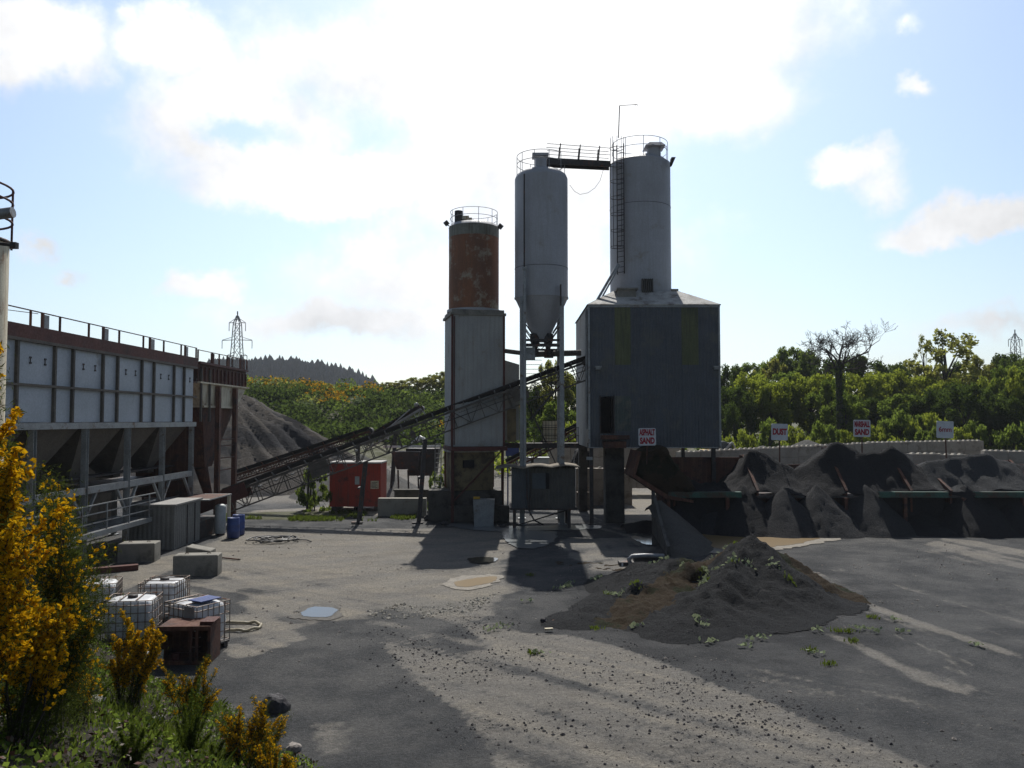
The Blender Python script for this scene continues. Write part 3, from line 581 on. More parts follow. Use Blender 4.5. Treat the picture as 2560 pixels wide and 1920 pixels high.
mb = MB(); mb.obox((xat(1172, 45)+.05, 45.5, z2+.05), (2.7, 2.4, .08), Rz); mb.build('room_roof', MT['roof'], room)
mb = MB(); mb.obox((xat(1165, 45), 45.7, .85), (4.1, 2.4, 1.7), Matrix.Identity(3)); mb.obox((xat(1200, 45), 44.3, .45), (3.3, .5, .9), Matrix.Identity(3)); mb.build('plinth', MT['concd'], T)
# lean-to annex on the right of the tower
za1, za0 = zat(903, 46.2), zat(1100, 46)
mb = MB(); pA = [(xat(1262, 46.2), 45.4, za0), (xat(1298, 46.2), 45.4, za0), (xat(1298, 46.2), 45.4, za1-.25), (xat(1262, 46.2), 45.4, za1)]
mb.prism(pA, (0, 2.6, 0)); mb.build('annex', MT['clad'], T)
mb = MB(); mb.box(xat(1268, 45.3), xat(1290, 45.3), 45.1, 45.35, zat(1105, 45.2), zat(1022, 45.2)); mb.build('annex_door', MT['yroom'], T)
# ladder left of tower
mb = MB(); x0, x1, Y = xat(1088, 46), xat(1103, 46), 46.0
for x in (x0, x1): mb.bar((x, Y, 1.6), (x, Y, zat(1112, Y)), .05, .05)
for k in range(11): mb.bar((x0, Y, 1.8+k*.27), (x1, Y, 1.8+k*.27), .035, .035)
mb.build('ladder', MT['galv'], T)
# silo
zs0, zs1 = zt+.30, zat(563, 45.0); R1 = 1.44
S = thing('rusty_silo', 'short cylindrical silo with a heavily rusted shell, standing on the pale clad tower', 'silo', (TC.x, TC.y, zt+.31))
mb = MB(); mb.lathe((TC.x, TC.y, 0), [(R1, zs0), (R1, zs1-.62)]); mb.build('shell', MT['silo_rust'], S)
mb = MB(); mb.lathe((TC.x, TC.y, 0), [(R1+.006, zs1-.62), (R1+.006, zs1-.02)]); mb.build('upper_band', MT['silo_band'], S)
mb = MB(); mb.lathe((TC.x, TC.y, 0), [(R1+.02, zs1-.02), (R1-.15, zs1+.18), (.6, zs1+.34), (.02, zs1+.36)]); mb.build('roof', MT['silo'], S); mb = MB(); mb.lathe((TC.x, TC.y, 0), [(R1+.10, zs0), (R1+.10, zs0+.14)], cap_top=True, cap_bot=True); mb.build('base_flange', MT['silo'], S)
mb = MB(); vx = xat(1145, 45.2); mb.tube((vx, 45.2, zs1-.5), (vx, 45.2, zat(528, 45.2)), .23, 20); mb.build('vent_pipe', MT['dsteel'], S)
mb = MB(); a, b = at(1147, 541, 45.2), at(1168, 549, 45.2); mb.box(a.x, b.x+.1, 45.1, 45.7, b.z, a.z+.02); mb.box(b.x+.08, b.x+.28, 45.2, 45.6, b.z-.15, b.z+.12); mb.build('filter_box', MT['cream'], S)
mb = MB(); guard(mb, TC, R1-.08, zs1+.1, (.42, .82), .016, 9, .3); mb.build('guard_rail', MT['galv'], S)
for s, px, py in ((-1, 1116, 558), (1, 1251, 566)):
    c = at(px, py, 45.6); F = thing('floodlight', ('small floodlight on a bracket at the vent pipe edge of the rusty silo top' if s < 0 else 'small floodlight on a bracket at the rusty silo top edge nearest the tall silos'), 'floodlight', (c.x, c.y, c.z-.25), group='floodlights on the rusty silo')
    mb = MB(); mb.obox(c, (.26, .2, .26), Matrix.Rotation(.7*s, 3, 'Y') @ Matrix.Rotation(.3, 3, 'X')); mb.build('lamp_head', MT['dsteel'], F)
    mb = MB(); mb.tube((c.x, c.y, c.z-.1), (c.x-s*.34, c.y, c.z-.22), .03, 6); mb.build('bracket', MT['galv'], F)
# ---------------- tall cement silo on four legs
C2 = Vector((xat(1354, 44.5), 44.5)); R2 = 67.3/2000*44.2
zc_top, zc_bot = zat(432, 43.2), zat(737, 43.2)
S = thing('cement_silo', 'tall smooth grey cement silo with a conical bottom standing on four legs between the towers', 'silo', (C2.x, C2.y, 0))
mb = MB(); mb.lathe((C2.x, C2.y, 0), [(R2, zc_bot), (R2, zc_top)]); mb.lathe((C2.x, C2.y, 0), [(R2, zc_top), (R2-.08, zc_top+.2), (R2-.4, zc_top+.42), (.5, zc_top+.58), (.02, zc_top+.6)]); mb.build('shell', MT['silo'], S)
zc_tip = zat(852, 43.8)
mb = MB(); mb.lathe((C2.x, C2.y, 0), [(R2, zc_bot), (.34, zc_tip)], cap_bot=False, cap_top=True)
mb.build('cone', MT['silo'], S)
mb = MB(); mb.lathe((C2.x, C2.y, 0), [(R2+.025, zc_bot-.04), (R2+.025, zc_bot+.04)], cap_top=True, cap_bot=True); mb.build('cone_flange', MT['silo'], S); mb = MB(); mb.ring((C2.x, C2.y, zat(662, 43.2)), R2+.005, .012); mb.build('seam', MT['dsteel'], S)
mb = MB()
for s in (-1, 1):
    x = C2.x+s*.36; mb.lathe((x, C2.y-.2, 0), [(.27, zc_tip+.45), (.30, zc_tip+.1), (.14, zc_tip-.35), (.13, zc_tip-.75)], 16, True, True); mb.lathe((x, C2.y-.2, 0), [(.2, zc_tip-.62), (.2, zc_tip-.52)], 16, True, True)
mb.build('outlet', MT['dsteel'], S)
c = at(1326, 884, 43.4); mb = MB(); mb.box(c.x-.26, c.x+.26, 43.3, 43.8, c.z-.34, c.z+.34); mb.build('valve_box', MT['gsteel'], S)
lx0, lx1 = xat(1306, 43.25), xat(1405, 43.25)
for x in (lx0, lx1):
    for y in (43.25, 45.75):
        mb = MB(); mb.bar((x, y, 0), (x, y, zc_bot-.35 if x > 0 and y > 44 else zc_bot-.1), .24, .24); mb.box(x-.22, x+.22, y-.22, y+.22, 0, .05); mb.build('leg', MT['gsteel'], S)
for y in (43.22, 45.78):
    mb = MB()
    for py in (850, 864): z = zat(py, 43.2); mb.bar((lx0+.12, y, z), (lx1-.12, y, z), .09, .12)
    mb.bar((lx0+.12, y, zat(806, 43.2)), (lx0+.5, y, zat(832, 43.2)), .06); mb.bar((lx1-.12, y, zat(806, 43.2)), (lx1-.5, y, zat(832, 43.2)), .06)
    mb.bar((lx0+.12, y, zat(818, 43.2)), (lx0+.5, y, zat(842, 43.2)), .05); mb.bar((lx1-.12, y, zat(818, 43.2)), (lx1-.5, y, zat(842, 43.2)), .05)
    zA, zB = zat(964, 43.2), zat(1160, 43.2)
    mb.bar((lx1-.1, y, zA), (lx0+.4, y, zat(1050, 43.2)), .07); mb.bar((lx0+.12, y, zat(985, 43.2)), (lx1-.12, y, zB-.3), .07) if y > 44 else None
    m = (lx0+lx1)/2; mb.bar((m-.3, y, zat(852, 43.2)), (m, y, zat(864, 43.2)), .04); mb.bar((m+.3, y, zat(852, 43.2)), (m, y, zat(864, 43.2)), .04)
    mb.build('bracing', MT['dsteel'], S)
mb = MB()
for k in range(9): z = zat(898, 45)-k*.26; mb.bar((lx0+.12, 45.7, z), (lx0+1.15, 45.7, z), .03)
mb.bar((lx0+1.15, 45.7, zat(905, 45)), (lx0+1.15, 45.7, zat(975, 45)), .04); mb.build('ladder', MT['galv'], S)
mb = MB(); x = xat(1312, 43.0); mb.tube((x, 43.0, .9), (x, 43.0, zat(672, 43.0)), .08, 10); mb.box(x-.12, x+.12, 42.9, 43.1, zat(674, 43)-.02, zat(668, 43)); mb.build('fill_pipe', MT['gsteel'], S)
mb = MB(); x = xat(1311, 43.1); mb.box(x-.04, x+.04, 43.02, 43.12, zc_bot-.1, zc_top-.1)
for px in (1309, 1402): x = xat(px, 43.2); mb.box(x-.03, x+.05, 43.08, 43.24, zc_bot-.6, zc_bot+.55)
mb.build('leg_bracket', MT['dsteel'], S)
zr = zc_top+.35
mb = MB(); guard(mb, C2, R2-.12, zr, (.5, .95), .018, 9, .2, 5.6); mb.build('guard_rail', MT['galv'], S)
c = at(1352, 392, 43.8); mb = MB(); mb.tube((c.x, 43.9, zc_top+.2), (c.x, 43.9, c.z), .33, 20); mb.box(c.x-.48, c.x+.42, 43.5, 44.3, c.z, c.z+.14); mb.build('top_filter', MT['silo'], S)
# ---------------- silo over the clad building
BX0, BX1, BY0, BY1 = 4.15, xat(1800, 43), 43.0, 51.5
bz0, bz1 = zat(1120, 43), zat(761, 43)
C3 = Vector((xat(1604, 46.8), 46.8)); R3 = 76.5/2000*46.5; z30, z31 = zat(742, 45.3), zat(392, 45.2)
S = thing('roof_silo', 'broad grey silo with a caged ladder rising through the roof of the blue grey tower', 'silo', (C3.x, C3.y, bz1+.2))
mb = MB(); mb.lathe((C3.x, C3.y, 0), [(R3, bz1-.3), (R3, z31)]); mb.lathe((C3.x, C3.y, 0), [(R3, z31), (R3-.3, z31+.25), (.8, z31+.42), (.02, z31+.44)])
mb.build('shell', MT['silo'], S)
mb = MB(); mb.ring((C3.x, C3.y, zat(505, 45.2)), R3+.004, .012); mb.build('seam', MT['dsteel'], S); mb = MB(); mb.lathe((C3.x, C3.y, 0), [(R3+.12, z30-.5), (R3+.12, z30+.1)], cap_top=True); mb.build('roof_collar', MT['dsteel'], S)
mb = MB(); zr = z31+.2; guard(mb, C3, R3-.15, zr, (.55, 1.05), .018, 9, .1, 6.0); mb.build('guard_rail', MT['galv'], S)
# caged ladder at front left
la = math.radians(226); lxc, lyc = C3.x+(R3+.16)*math.cos(la), C3.y+(R3+.16)*math.sin(la); tx, ty = -math.sin(la), math.cos(la); nx, ny = math.cos(la), math.sin(la)
ztop = zat(342, 45)
mb = MB()
for s in (-.24, .24): mb.bar((lxc+tx*s, lyc+ty*s, bz1+2.1), (lxc+tx*s, lyc+ty*s, ztop-.3), .06, .06)
z = bz1+2.2
while z < ztop-.6: mb.bar((lxc-tx*.24, lyc-ty*.24, z), (lxc+tx*.24, lyc+ty*.24, z), .03); z += .3
lad = mb.build('ladder', MT['dsteel'], S)
mb = MB(); z = bz1+3.6; cc = (lxc+nx*.30, lyc+ny*.30)
while z < ztop+.02:
    mb.ring((cc[0], cc[1], z), .40, .02, 20, 5); z += .95
for k in range(7):
    a = la-1.9+k*3.8/6; mb.bar((cc[0]+.40*math.cos(a), cc[1]+.40*math.sin(a), bz1+3.6), (cc[0]+.40*math.cos(a), cc[1]+.40*math.sin(a), ztop), .025)
mb.build('safety_cage', MT['dsteel'], lad)
c = at(1636, 368, 45.6); mb = MB(); mb.tube((c.x, 45.8, z31), (c.x, 45.8, c.z), .40, 20); mb.frus((c.x, 45.8), .58, .58, c.z, (c.x+.05, 45.8), .34, .34, c.z+.26); mb.tube((c.x-.5, 45.9, z31+.1), (c.x-.5, 45.9, c.z-.35), .2, 12); mb.build('top_filter', MT['silo'], S)
c = at(1679, 405, 45.5); mb = MB(); mb.frus((c.x-.05, 45.5), .05, .1, c.z-.25, (c.x+.08, 45.5), .12, .22, c.z+.22); mb.build('side_lamp', MT['dsteel'], S)
c = at(1549, 264, 45.2); d = at(1593, 261, 45.2); mb = MB(); b0 = at(1546, 345, 45.2); mb.tube(b0, c, .028, 6); mb.tube(c, d, .018, 6); mb.tube((d.x, d.y, d.z-.12), (d.x, d.y, d.z+.06), .012, 5); mb.tube((d.x-.12, d.y, d.z-.1), (d.x-.12, d.y, d.z+.04), .012, 5)
single('aerial_mast', mb, MT['dsteel'], 'thin radio mast with a side arm on top of the broad silo', 'aerial', (b0.x, b0.y, b0.z))
b0 = at(1620, 712, 44.9); mb = MB()
for k in range(6): x = xat(1609+k*5, 44.75); mb.box(x-.035, x+.035, 44.7, 44.95, zat(731, 44.8), zat(697, 44.8))
mb.build('louvre', MT['cabin'], S)
# ---------------- catwalk between the silo tops
A = at(1368, 402, 44.2); B = at(1526, 410, 45.6)
G = thing('catwalk', 'dark railed catwalk bridging the tops of the two tallest silos', 'catwalk', (A.x, A.y, A.z))
A2, B2 = Vector((A.x, A.y, A.z)), Vector((B.x, B.y, B.z)); off = Vector((-.02, .62, 0))
mb = MB(); mb.bar(A2, B2, .08, .34); mb.bar(A2+off, B2+off, .08, .34); mb.obox((A2+B2)/2+off/2+Vector((0, 0, .15)), ((B2-A2).length*1.0, .6, .04), Matrix(((B2-A2).normalized(), Vector((0,1,0)), (B2-A2).normalized().cross(Vector((0,1,0))))).transposed()); mb.build('deck', MT['dsteel'], G)
mb = MB()
for o in (Vector((0,0,0)), off):
    for h in (.58, .98): mb.bar(A2+o+Vector((0,0,h)), B2+o+Vector((0,0,h-.05)), .025)
    for k in range(3):
        q = A2.lerp(B2, .18+.31*k)+o; mb.bar(q, q+Vector((.10, 0, 1.02)), .06)
mb.build('hand_rail', MT['dsteel'], G)
pts = [at(1508, 425, 45.4)]+[at(a, b, 45.0) for a, b in ((1500, 452), (1487, 470), (1470, 482), (1450, 486), (1436, 478), (1424, 462))]
mb = MB(); mb.path(pts, .012, 5); single('hanging_cable', mb, MT['cable'], 'thin slack cable hanging under the catwalk between silos', 'cable', tuple(pts[0]))
# ---------------- blue grey clad building
B = thing('batching_building', 'tall blue grey corrugated building raised on columns, with a dark doorway', 'building', ((BX0+BX1)/2, (BY0+BY1)/2, 0))
dx0, dx1, dz0, dz1 = xat(1502, 43), xat(1534, 43), zat(1084, 43), zat(991, 43)
mb = MB()
yA, yB = xat(1538, 43), xat(1577, 43); yC, yD = xat(1706, 43), xat(1748, 43); zy0, zy1 = zat(912, 43), zat(768, 43)
gA, gB, gz0, gz1 = dx1, xat(1578, 43), zat(1078, 43), zat(990, 43)
cols = sorted({BX0, dx0, dx1, yA, gB, yB, yC, yD, BX1})
yl, yl2, gr = MB(), MB(), MB()
for a, b in zip(cols[:-1], cols[1:]):
    if b-a < .02: continue
    m = (a+b)/2; zsg = [bz0, bz1]
    def seg(mbx, z0, z1): mbx.corr((a, BY0), (b, BY0), z0, z1, .024, .17, a)
    if dx0 < m < dx1: seg(mb, bz0, dz0); seg(mb, dz1, bz1)
    elif yA < m < min(yB, gB) or (gA < m < gB):
        if m > yA:
            seg(mb, bz0, gz0); seg(gr, gz0, gz1); seg(mb, gz1, zy0); seg(yl, zy0, zy1); seg(mb, zy1, bz1)
        else: seg(mb, bz0, gz0); seg(gr, gz0, gz1); seg(mb, gz1, bz1)
    elif yC < m < yD: seg(mb, bz0, zy0); seg(yl2, zy0, zy1); seg(mb, zy1, bz1)
    else: seg(mb, bz0, bz1)
mb.corr((BX1, BY0), (BX1, BY1), bz0, bz1, .024, .17); mb.corr((BX1, BY1), (BX0, BY1), bz0, bz1, .024, .17)
wall = mb.build('wall', MT['clad_blue'], B); yl.build('rooflight_strip', MT['clad_yel'], wall); yl2.build('rooflight_strip', MT['clad_yel'], wall); gr.build('faded_patch', MT['clad_green'], wall)
mb = MB(); mb.corr((BX0, BY1), (BX0, BY0), bz0, bz1, .02, .25); mb.build('side_wall', MT['clad'], B)
mb = MB(); mb.box(BX0+.05, BX1-.05, BY0+.08, BY1-.05, bz0+.02, bz0+.12)
mb.box(BX0-.05, BX1+.05, BY0+.4, BY0+.6, bz0-.02, bz0+.25); mb.build('floor', MT['dsteel'], B)
mb = MB(); mb.box(dx0+.0, dx1+.0, BY0+1.6, BY0+1.7, dz0, dz1); mb.build('doorway_shade', MT['dark'], B)  # near-black sheet inside the doorway, painting the shade of the interior
mb = MB(); mb.box(dx0-.06, dx0, BY0-.05, BY0+.05, dz0, dz1+.06); mb.box(dx1, dx1+.06, BY0-.05, BY0+.05, dz0, dz1+.06); mb.build('door_frame', MT['dsteel'], B)
mb = MB(); mb.box(BX0-.05, BX0+.05, BY0-.055, BY0+.05, bz0, bz1); mb.box(BX1-.05, BX1+.05, BY0-.055, BY0+.05, bz0, bz1); mb.box(BX0-.06, BX1+.06, BY0-.06, BY0-.03, bz1-.16, bz1-.01)
mb.box(BX0-.02, BX1+.02, BY0-.05, BY0-.03, bz0, bz0+.05); mb.build('trim', MT['gsteel'], B)
# hipped roof up to the silo
e = [(BX0-.1, BY0-.1), (BX1+.1, BY0-.1), (BX1+.1, BY1+.1), (BX0-.1, BY1+.1)]; zR = zat(741, 46.8)
inn = [(C3.x-R3-.1, C3.y-R3-.1), (C3.x+R3+.1, C3.y-R3-.1), (C3.x+R3+.1, C3.y+R3+.1), (C3.x-R3-.1, C3.y+R3+.1)]
mb = MB(); V_ = [(x, y, bz1) for x, y in e]+[(x, y, zR) for x, y in inn]; mb.add(V_, [(0,1,5,4), (1,2,6,5), (2,3,7,6), (3,0,4,7)]); mb.box(BX0-.1, BX1+.1, BY0-.1, BY0+.0, bz1-.05, bz1+.0); mb.build('roof', MT['roof'], B)
mb = MB(); a, b = at(1544, 722, 44.3), at(1588, 745, 44.3); mb.box(a.x, b.x, 44.0, 45.0, bz1+.2, a.z-.1); mb.box(a.x-.08, b.x+.12, 43.9, 45.1, a.z-.1, a.z+.0)
mb.build('roof_box', MT['conc'], B); mb = MB(); mb.box(C3.x+1.3, C3.x+2.1, 46.2, 47.4, zR-.4, zR+.35); mb.build('roof_box', MT['conc'], B)
mb = MB(); a = at(1489, 757, 43.6); b = at(1545, 660, 45.0); mb.tube(a, b, .075, 8); mb.tube(a+Vector((.14, .3, -.1)), b+Vector((.14, .3, 0)), .05, 8); p2 = at(1466, 776, 43.6); mb.tube(a, p2, .075, 8); mb.tube(p2, (p2.x, p2.y, bz0+1), .07, 8); mb.build('blower_pipe', MT['gsteel'], B)
for px, nm in ((1495, 0), (1790, 1)):
    c = at(px, 918, 42.9); mb = MB(); mb.box(c.x-.17, c.x+.17, 42.6, 42.96, c.z-.02, c.z+.05); mb.box(c.x-.12, c.x+.12, 42.66, 42.96, c.z-.13, c.z-.02); mb.build('wall_lamp', MT['gsteel'], B)
for (px0, px1, Y, mt, w) in ((1513, 1560, 43.9, 'concd', 1.0), (1447, 1468, 49.5, 'concd', .5)):
    mb = MB(); mb.box(xat(px0, Y), xat(px1, Y), Y, Y+w, 0, bz0); mb.build('column', MT[mt], B)
for x, y in ((BX0+.12, 43.2), (BX1-.3, 43.3), (BX1-.3, 51), (BX0+.3, 51)):
    mb = MB(); mb.bar((x, y, 0), (x, y, bz0), .2, .2); mb.box(x-.2, x+.2, y-.2, y+.2, 0, .06); mb.build('column', MT['dsteel'], B)
mb = MB(); mb.box(xat(1503, 42.6), xat(1571, 42.6), 42.2, 44.6, zat(1098, 42.5), zat(1088, 42.5)); mb.box(xat(1508, 42.6), xat(1565, 42.6), 42.5, 44.5, zat(1120, 42.5), zat(1104, 42.5)); mb.build('landing', MT['rust'], B)
# junction boxes on the left post
c = at(1474, 1146, 43.0); mb = MB(); mb.box(c.x-.16, c.x+.16, 42.95, 43.08, c.z-.08, c.z+.08); mb.build('junction_box', MT['gsteel'], B)
# ---------------- screw conveyor and catwalk between the towers
a, b, c = at(1260, 877, 44.8), at(1330, 886, 44.6), at(1452, 882, 44.9)
G = thing('screw_conveyor', 'horizontal screw conveyor pipe linking the pale tower with the blue grey building', 'conveyor', tuple(a))
mb = MB(); mb.tube(a, b, .13, 12); mb.tube(b, c, .17, 12); mb.build('pipe', MT['hopper'], G); mb = MB(); q = at(1372, 880, 44.7); mb.box(q.x-.25, q.x+.25, 44.5, 45, q.z-.32, q.z+.1); mb.build('inlet', MT['dsteel'], G)
Y = 46.6; z0 = zat(1110, Y); G = thing('walkway', 'railed steel walkway running behind the silo legs', 'walkway', (xat(1350, Y), Y, z0))
mb = MB(); mb.box(xat(1262, Y), xat(1446, Y), Y-.4, Y+.5, z0-.22, z0+.06); mb.build('deck', MT['dsteel'], G)
mb = MB()
for py in (1069, 1089): mb.bar((xat(1300, Y), Y-.38, zat(py, Y)), (xat(1446, Y), Y-.38, zat(py, Y)), .035)
for px in (1300, 1335, 1356, 1402, 1444): mb.bar((xat(px, Y), Y-.38, z0), (xat(px, Y), Y-.38, zat(1069, Y)), .035)
mb.build('hand_rail', MT['dsteel'], G)
# ---------------- control cabin
Y = 41.6; x0, x1 = xat(1279, Y), xat(1437, Y); z0, z1 = zat(1270, Y), zat(1171, Y); xm = xat(1322, Y)
K = thing('control_cabin', 'small dark corrugated cabin on short legs beneath the tall cement silo', 'cabin', ((x0+x1)/2, Y+1, 0))
mb = MB(); mb.corr((xm, Y), (x1, Y), z0, z1, .012, .16); mb.corr((x1, Y), (x1, Y+2.4), z0, z1, .012, .16); mb.corr((x1, Y+2.4), (x0, Y+2.4), z0, z1, .012, .16); mb.corr((x0, Y+2.4), (x0, Y), z0, z1, .012, .16); w = mb.build('wall', MT['cabin'], K)
mb = MB(); mb.corr((x0, Y), (xm, Y), z0, z1, .012, .16); mb.build('blue_panel', MT['cabinb'], w)
a, b = at(1345, 1183, Y), at(1372, 1222, Y); mb = MB(); mb.box(a.x-.3, b.x, Y-.04, Y+.0, b.z, a.z); mb.build('shutter', MT['cabinb'], K); mb = MB(); mb.box(b.x-.16, b.x+.02, Y-.06, Y-.04, b.z, a.z); mb.build('window', MT['dark'], K)
mb = MB(); mb.box(x0-.1, x1+.1, Y-.12, Y+2.5, z0-.1, z0-.0); mb.build('floor', MT['dsteel'], K)
mb = MB(); pr = []
for i in range(25):
    u = i/24; x = x0-.85+(x1-x0+1.1)*u; pr.append((x, z1+.06+.10*abs(math.sin(u*PI*3))-.10*(1-u)))
vs = []
for x, z in pr: vs += [(x, Y-.4, z), (x, Y+2.6, z), (x, Y-.4, z+.03), (x, Y+2.6, z+.03)]
fs = []
for i in range(24): k = 4*i; fs += [(k, k+1, k+5, k+4), (k+2, k+6, k+7, k+3), (k, k+4, k+6, k+2), (k+1, k+3, k+7, k+5)]
mb.add(vs, fs, True); mb.build('roof', MT['wood'], K)
mb = MB()
for x in (x0+.15, x1-.3):
    for y in (Y+.2, Y+2.2): mb = MB(); mb.bar((x, y, 0), (x, y, z0), .16); mb.build('support', MT['dsteel'], K)
mb = MB(); mb.bar((x0+.15, Y+.2, .1), (x1-.3, Y+.2, z0-.1), .06); mb.build('brace', MT['dsteel'], K)
mb = MB(); mb.path([at(1316, 1175, Y-.15), at(1318, 1240, Y-.2), at(1322, 1275, Y-.2), at(1335, 1300, Y-.3), at(1358, 1312, Y-.5)], .04, 6); mb.path([at(1325, 1180, Y-.15), at(1325, 1290, Y-.2)], .025, 6); mb.build('drain_hose', MT['dsteel'], K)
# ---------------- belt conveyors
def conveyor(name, label, A, B, w, depth, belt_mat, frame_mat, posts=(), idlers=True, bays=14, tail=None, group=None):
    A, B = Vector(A), Vector(B); G = thing(name, label, 'conveyor', (A.x, A.y, 0), group)
    d = (B-A).normalized(); side = d.cross(Vector((0,0,1))).normalized(); up = side.cross(d).normalized(); L = (B-A).length
    mb = MB()
    for s in (-1, 1):
        o = side*s*w/2; mb.bar(A+o, B+o, .09, .12, up); mb.bar(A+o-up*depth, B+o-up*depth, .07, .07, up)
        for i in range(bays+1):
            p = A+d*L*i/bays+o; mb.bar(p, p-up*depth, .045)
            if i < bays:
                q = A+d*L*(i+1)/bays+o; mb.bar(p-up*depth, q, .04) if i % 2 else mb.bar(p, q-up*depth, .04)
    for i in range(bays+1):
        p = A+d*L*i/bays-up*depth; mb.bar(p-side*w/2, p+side*w/2, .05)
    mb.build('truss', frame_mat, G)
    mb = MB(); n = 50; vs = []
    prof = [(-.48, .30), (-.30, .14), (0, .09), (.30, .14), (.48, .30)]
    for e in (0, 1):
        for (a, h) in prof: vs.append(A+d*L*e+side*a*w+up*h)
    for e in (0, 1):
        for (a, h) in prof: vs.append(A+d*L*e+side*a*w+up*(h+.02))
    fs = [(i, i+1, 6+i, 5+i) for i in range(4)]+[(10+i, 15+i, 16+i, 11+i) for i in range(4)]+[(0, 5, 15, 10), (4, 14, 19, 9)]
    mb.add(vs, fs); mb.bar(A-up*.20, B-up*.20, w*.85, .02, up); mb.build('belt', belt_mat, G)
    if idlers:
        mb = MB(); k = int(L/.9)
        for i in range(1, k):
            p = A+d*L*i/k; mb.bar(p-side*w*.55+up*.26, p-side*w*.2+up*.06, .06); mb.bar(p+side*w*.55+up*.26, p+side*w*.2+up*.06, .06); mb.bar(p-side*w*.2+up*.06, p+side*w*.2+up*.06, .06)
            mb.bar(p-side*w*.55, p-side*w*.55+up*.3, .04); mb.bar(p-side*w*.5-up*.2, p+side*w*.5-up*.2, .07)
        mb.build('idler', MT['galv'] if bays > 20 else MT['rust'], G)  # paler idlers on the long conveyor paint in the glints along its belt
    mb = MB(); mb.tube(B-side*w*.5+up*.02, B+side*w*.5+up*.02, .2, 14); mb.build('head_drum', MT['dsteel'], G)
    for (f, bz, yo, wd) in posts:
        p = A+d*L*f; mb = MB(); q = Vector((p.x, p.y, 0))
        for s in (-1, 1): mb.bar(p+side*s*w*.45-up*depth, Vector((p.x, p.y, bz))+side*s*(w*.45+yo), wd)
        mb.bar(Vector((p.x, p.y, p.z*.45))-side*w*.5, Vector((p.x, p.y, p.z*.45))+side*w*.5, wd*.6); mb.box(p.x-.3, p.x+.3, p.y-w*.7-.1, p.y-w*.7+.2, bz-.02, bz+.06); mb.build('support_post', MT['dsteel'], G)
    return G, A, B, d, side, up, L
A = at(566, 1236, 43.4); B = at(1466, 905, 45.0)
G, A, B, d, side, up, L = conveyor('belt_conveyor', 'long lattice belt conveyor climbing from the aggregate bins to the blue grey building', A, B, .8, .95, MT['belt'], MT['hopper'],
    posts=((.36, .05, .05, .17), (.525, 0, .05, .20)), bays=26)
for f, w_, h_ in ((.245, 1.0, .9), (.80, .9, .75), (.50, .3, .45)):
    mb = MB(); p = A+d*L*f-up*(.3+h_/2)-side*0; p = A+d*L*f-up*.45+side*(.46 if side.y < 0 else -.46); mb.obox(p, (w_, .05, h_*.8), Matrix((d, side, up)).transposed()); mb.build('side_guard', MT['hopper'], G)
mb = MB()                                  # rail and return pipe along the near side
for h in (.34,): mb.bar(A+side*.46*(-1 if side.y > 0 else 1)+up*h, B+side*.46*(-1 if side.y > 0 else 1)+up*h, .04)
mb.bar(A+side*.46*(-1 if side.y > 0 else 1)-up*.42, B+side*.46*(-1 if side.y > 0 else 1)-up*.42, .05); mb.build('edge_rail', MT['dsteel'], G)
# solid tail section inside the bins
q = A-d*3.4; mb = MB()
for s in (-1, 1): mb.obox((A+d*1.2+q)/2-up*.1+side*s*.5, ((A+d*1.2-q).length, .06, .8), Matrix((d, side, up)).transposed())
mb.bar(q, A, .9, .06, up); mb.build('tail_section', MT['rustred'], G)
conveyor('belt_conveyor', 'reddish belt conveyor running low behind the long one, ending above the red container', at(585, 1190, 50), at(926, 1078, 50), .6, .35, MT['belt'], MT['rust'], posts=((.55, 0, .1, .1), (.9, 0, .1, .1)), bays=18)
conveyor('belt_conveyor', 'short steep stockpile conveyor whose head drum rises just left of the pale tower', at(905, 1110, 56), at(1054, 1022, 56), .8, .5, MT['belt'], MT['gsteel'], posts=((.5, 0, .2, .12),), bays=8)
conveyor('belt_conveyor', 'rusty belt conveyor climbing behind the silo legs towards the blue grey building', at(1268, 1160, 52), at(1452, 1066, 52), .7, .45, MT['belt'], MT['rust'], posts=((.3, 0, .1, .12),), bays=10)
mb = MB(); a = at(975, 1067, 55.5); b = at(1024, 1024, 55.5); mb.bar(a, b, .08, .08); c = at(1041, 1012, 55.7); mb.lathe(tuple(c), [(.02, -.15), (.15, -.1), (.15, .1), (.02, .15)], 12); single('handrail_bar', mb, MT['gsteel'], 'loose sloping bar alongside the steep stockpile conveyor', 'rail', tuple(a))
# ---------------- aggregate bins
BXF = -15.8; YL = [23.1+3.27*k for k in range(6)]; YE = 39.6; Y0 = 21.0; XB = -19.6
K = thing('aggregate_bins', 'long row of pale panelled aggregate bins on steel legs under a rust red walkway', 'bins', (BXF-1.8, 31, 0))
mb = MB(); mb.box(BXF-.06, BXF, Y0, YE, 5.52, 8.2); mb.box(XB, XB+.06, Y0, YE, 5.52, 8.2); mb.build('bin_wall', MT['panel'], K)
mb = MB(); mb.box(XB+.06, BXF-.06, YE-.06, YE, 5.52, 8.6); mb.box(XB+.06, BXF-.06, Y0, Y0+.06, 5.52, 8.6)
for y in YL[1:-1]: mb.box(XB+.06, BXF-.06, y-.04, y+.04, 5.52, 8.1)
mb.build('divider', MT['rust'], K)
mb = MB()
for k in range(-1, 5):
    for y in (27.5+3.25*k, 28.65+3.25*k):
        mb.box(BXF, BXF+.10, y-.055, y+.055, 5.52, 8.2)
mb.box(BXF, BXF+.13, Y0, YE+.2, 6.70, 6.78); mb.box(BXF, BXF+.14, Y0, YE+.2, 8.14, 8.24); mb.build('stiffener', MT['hopper'], K)
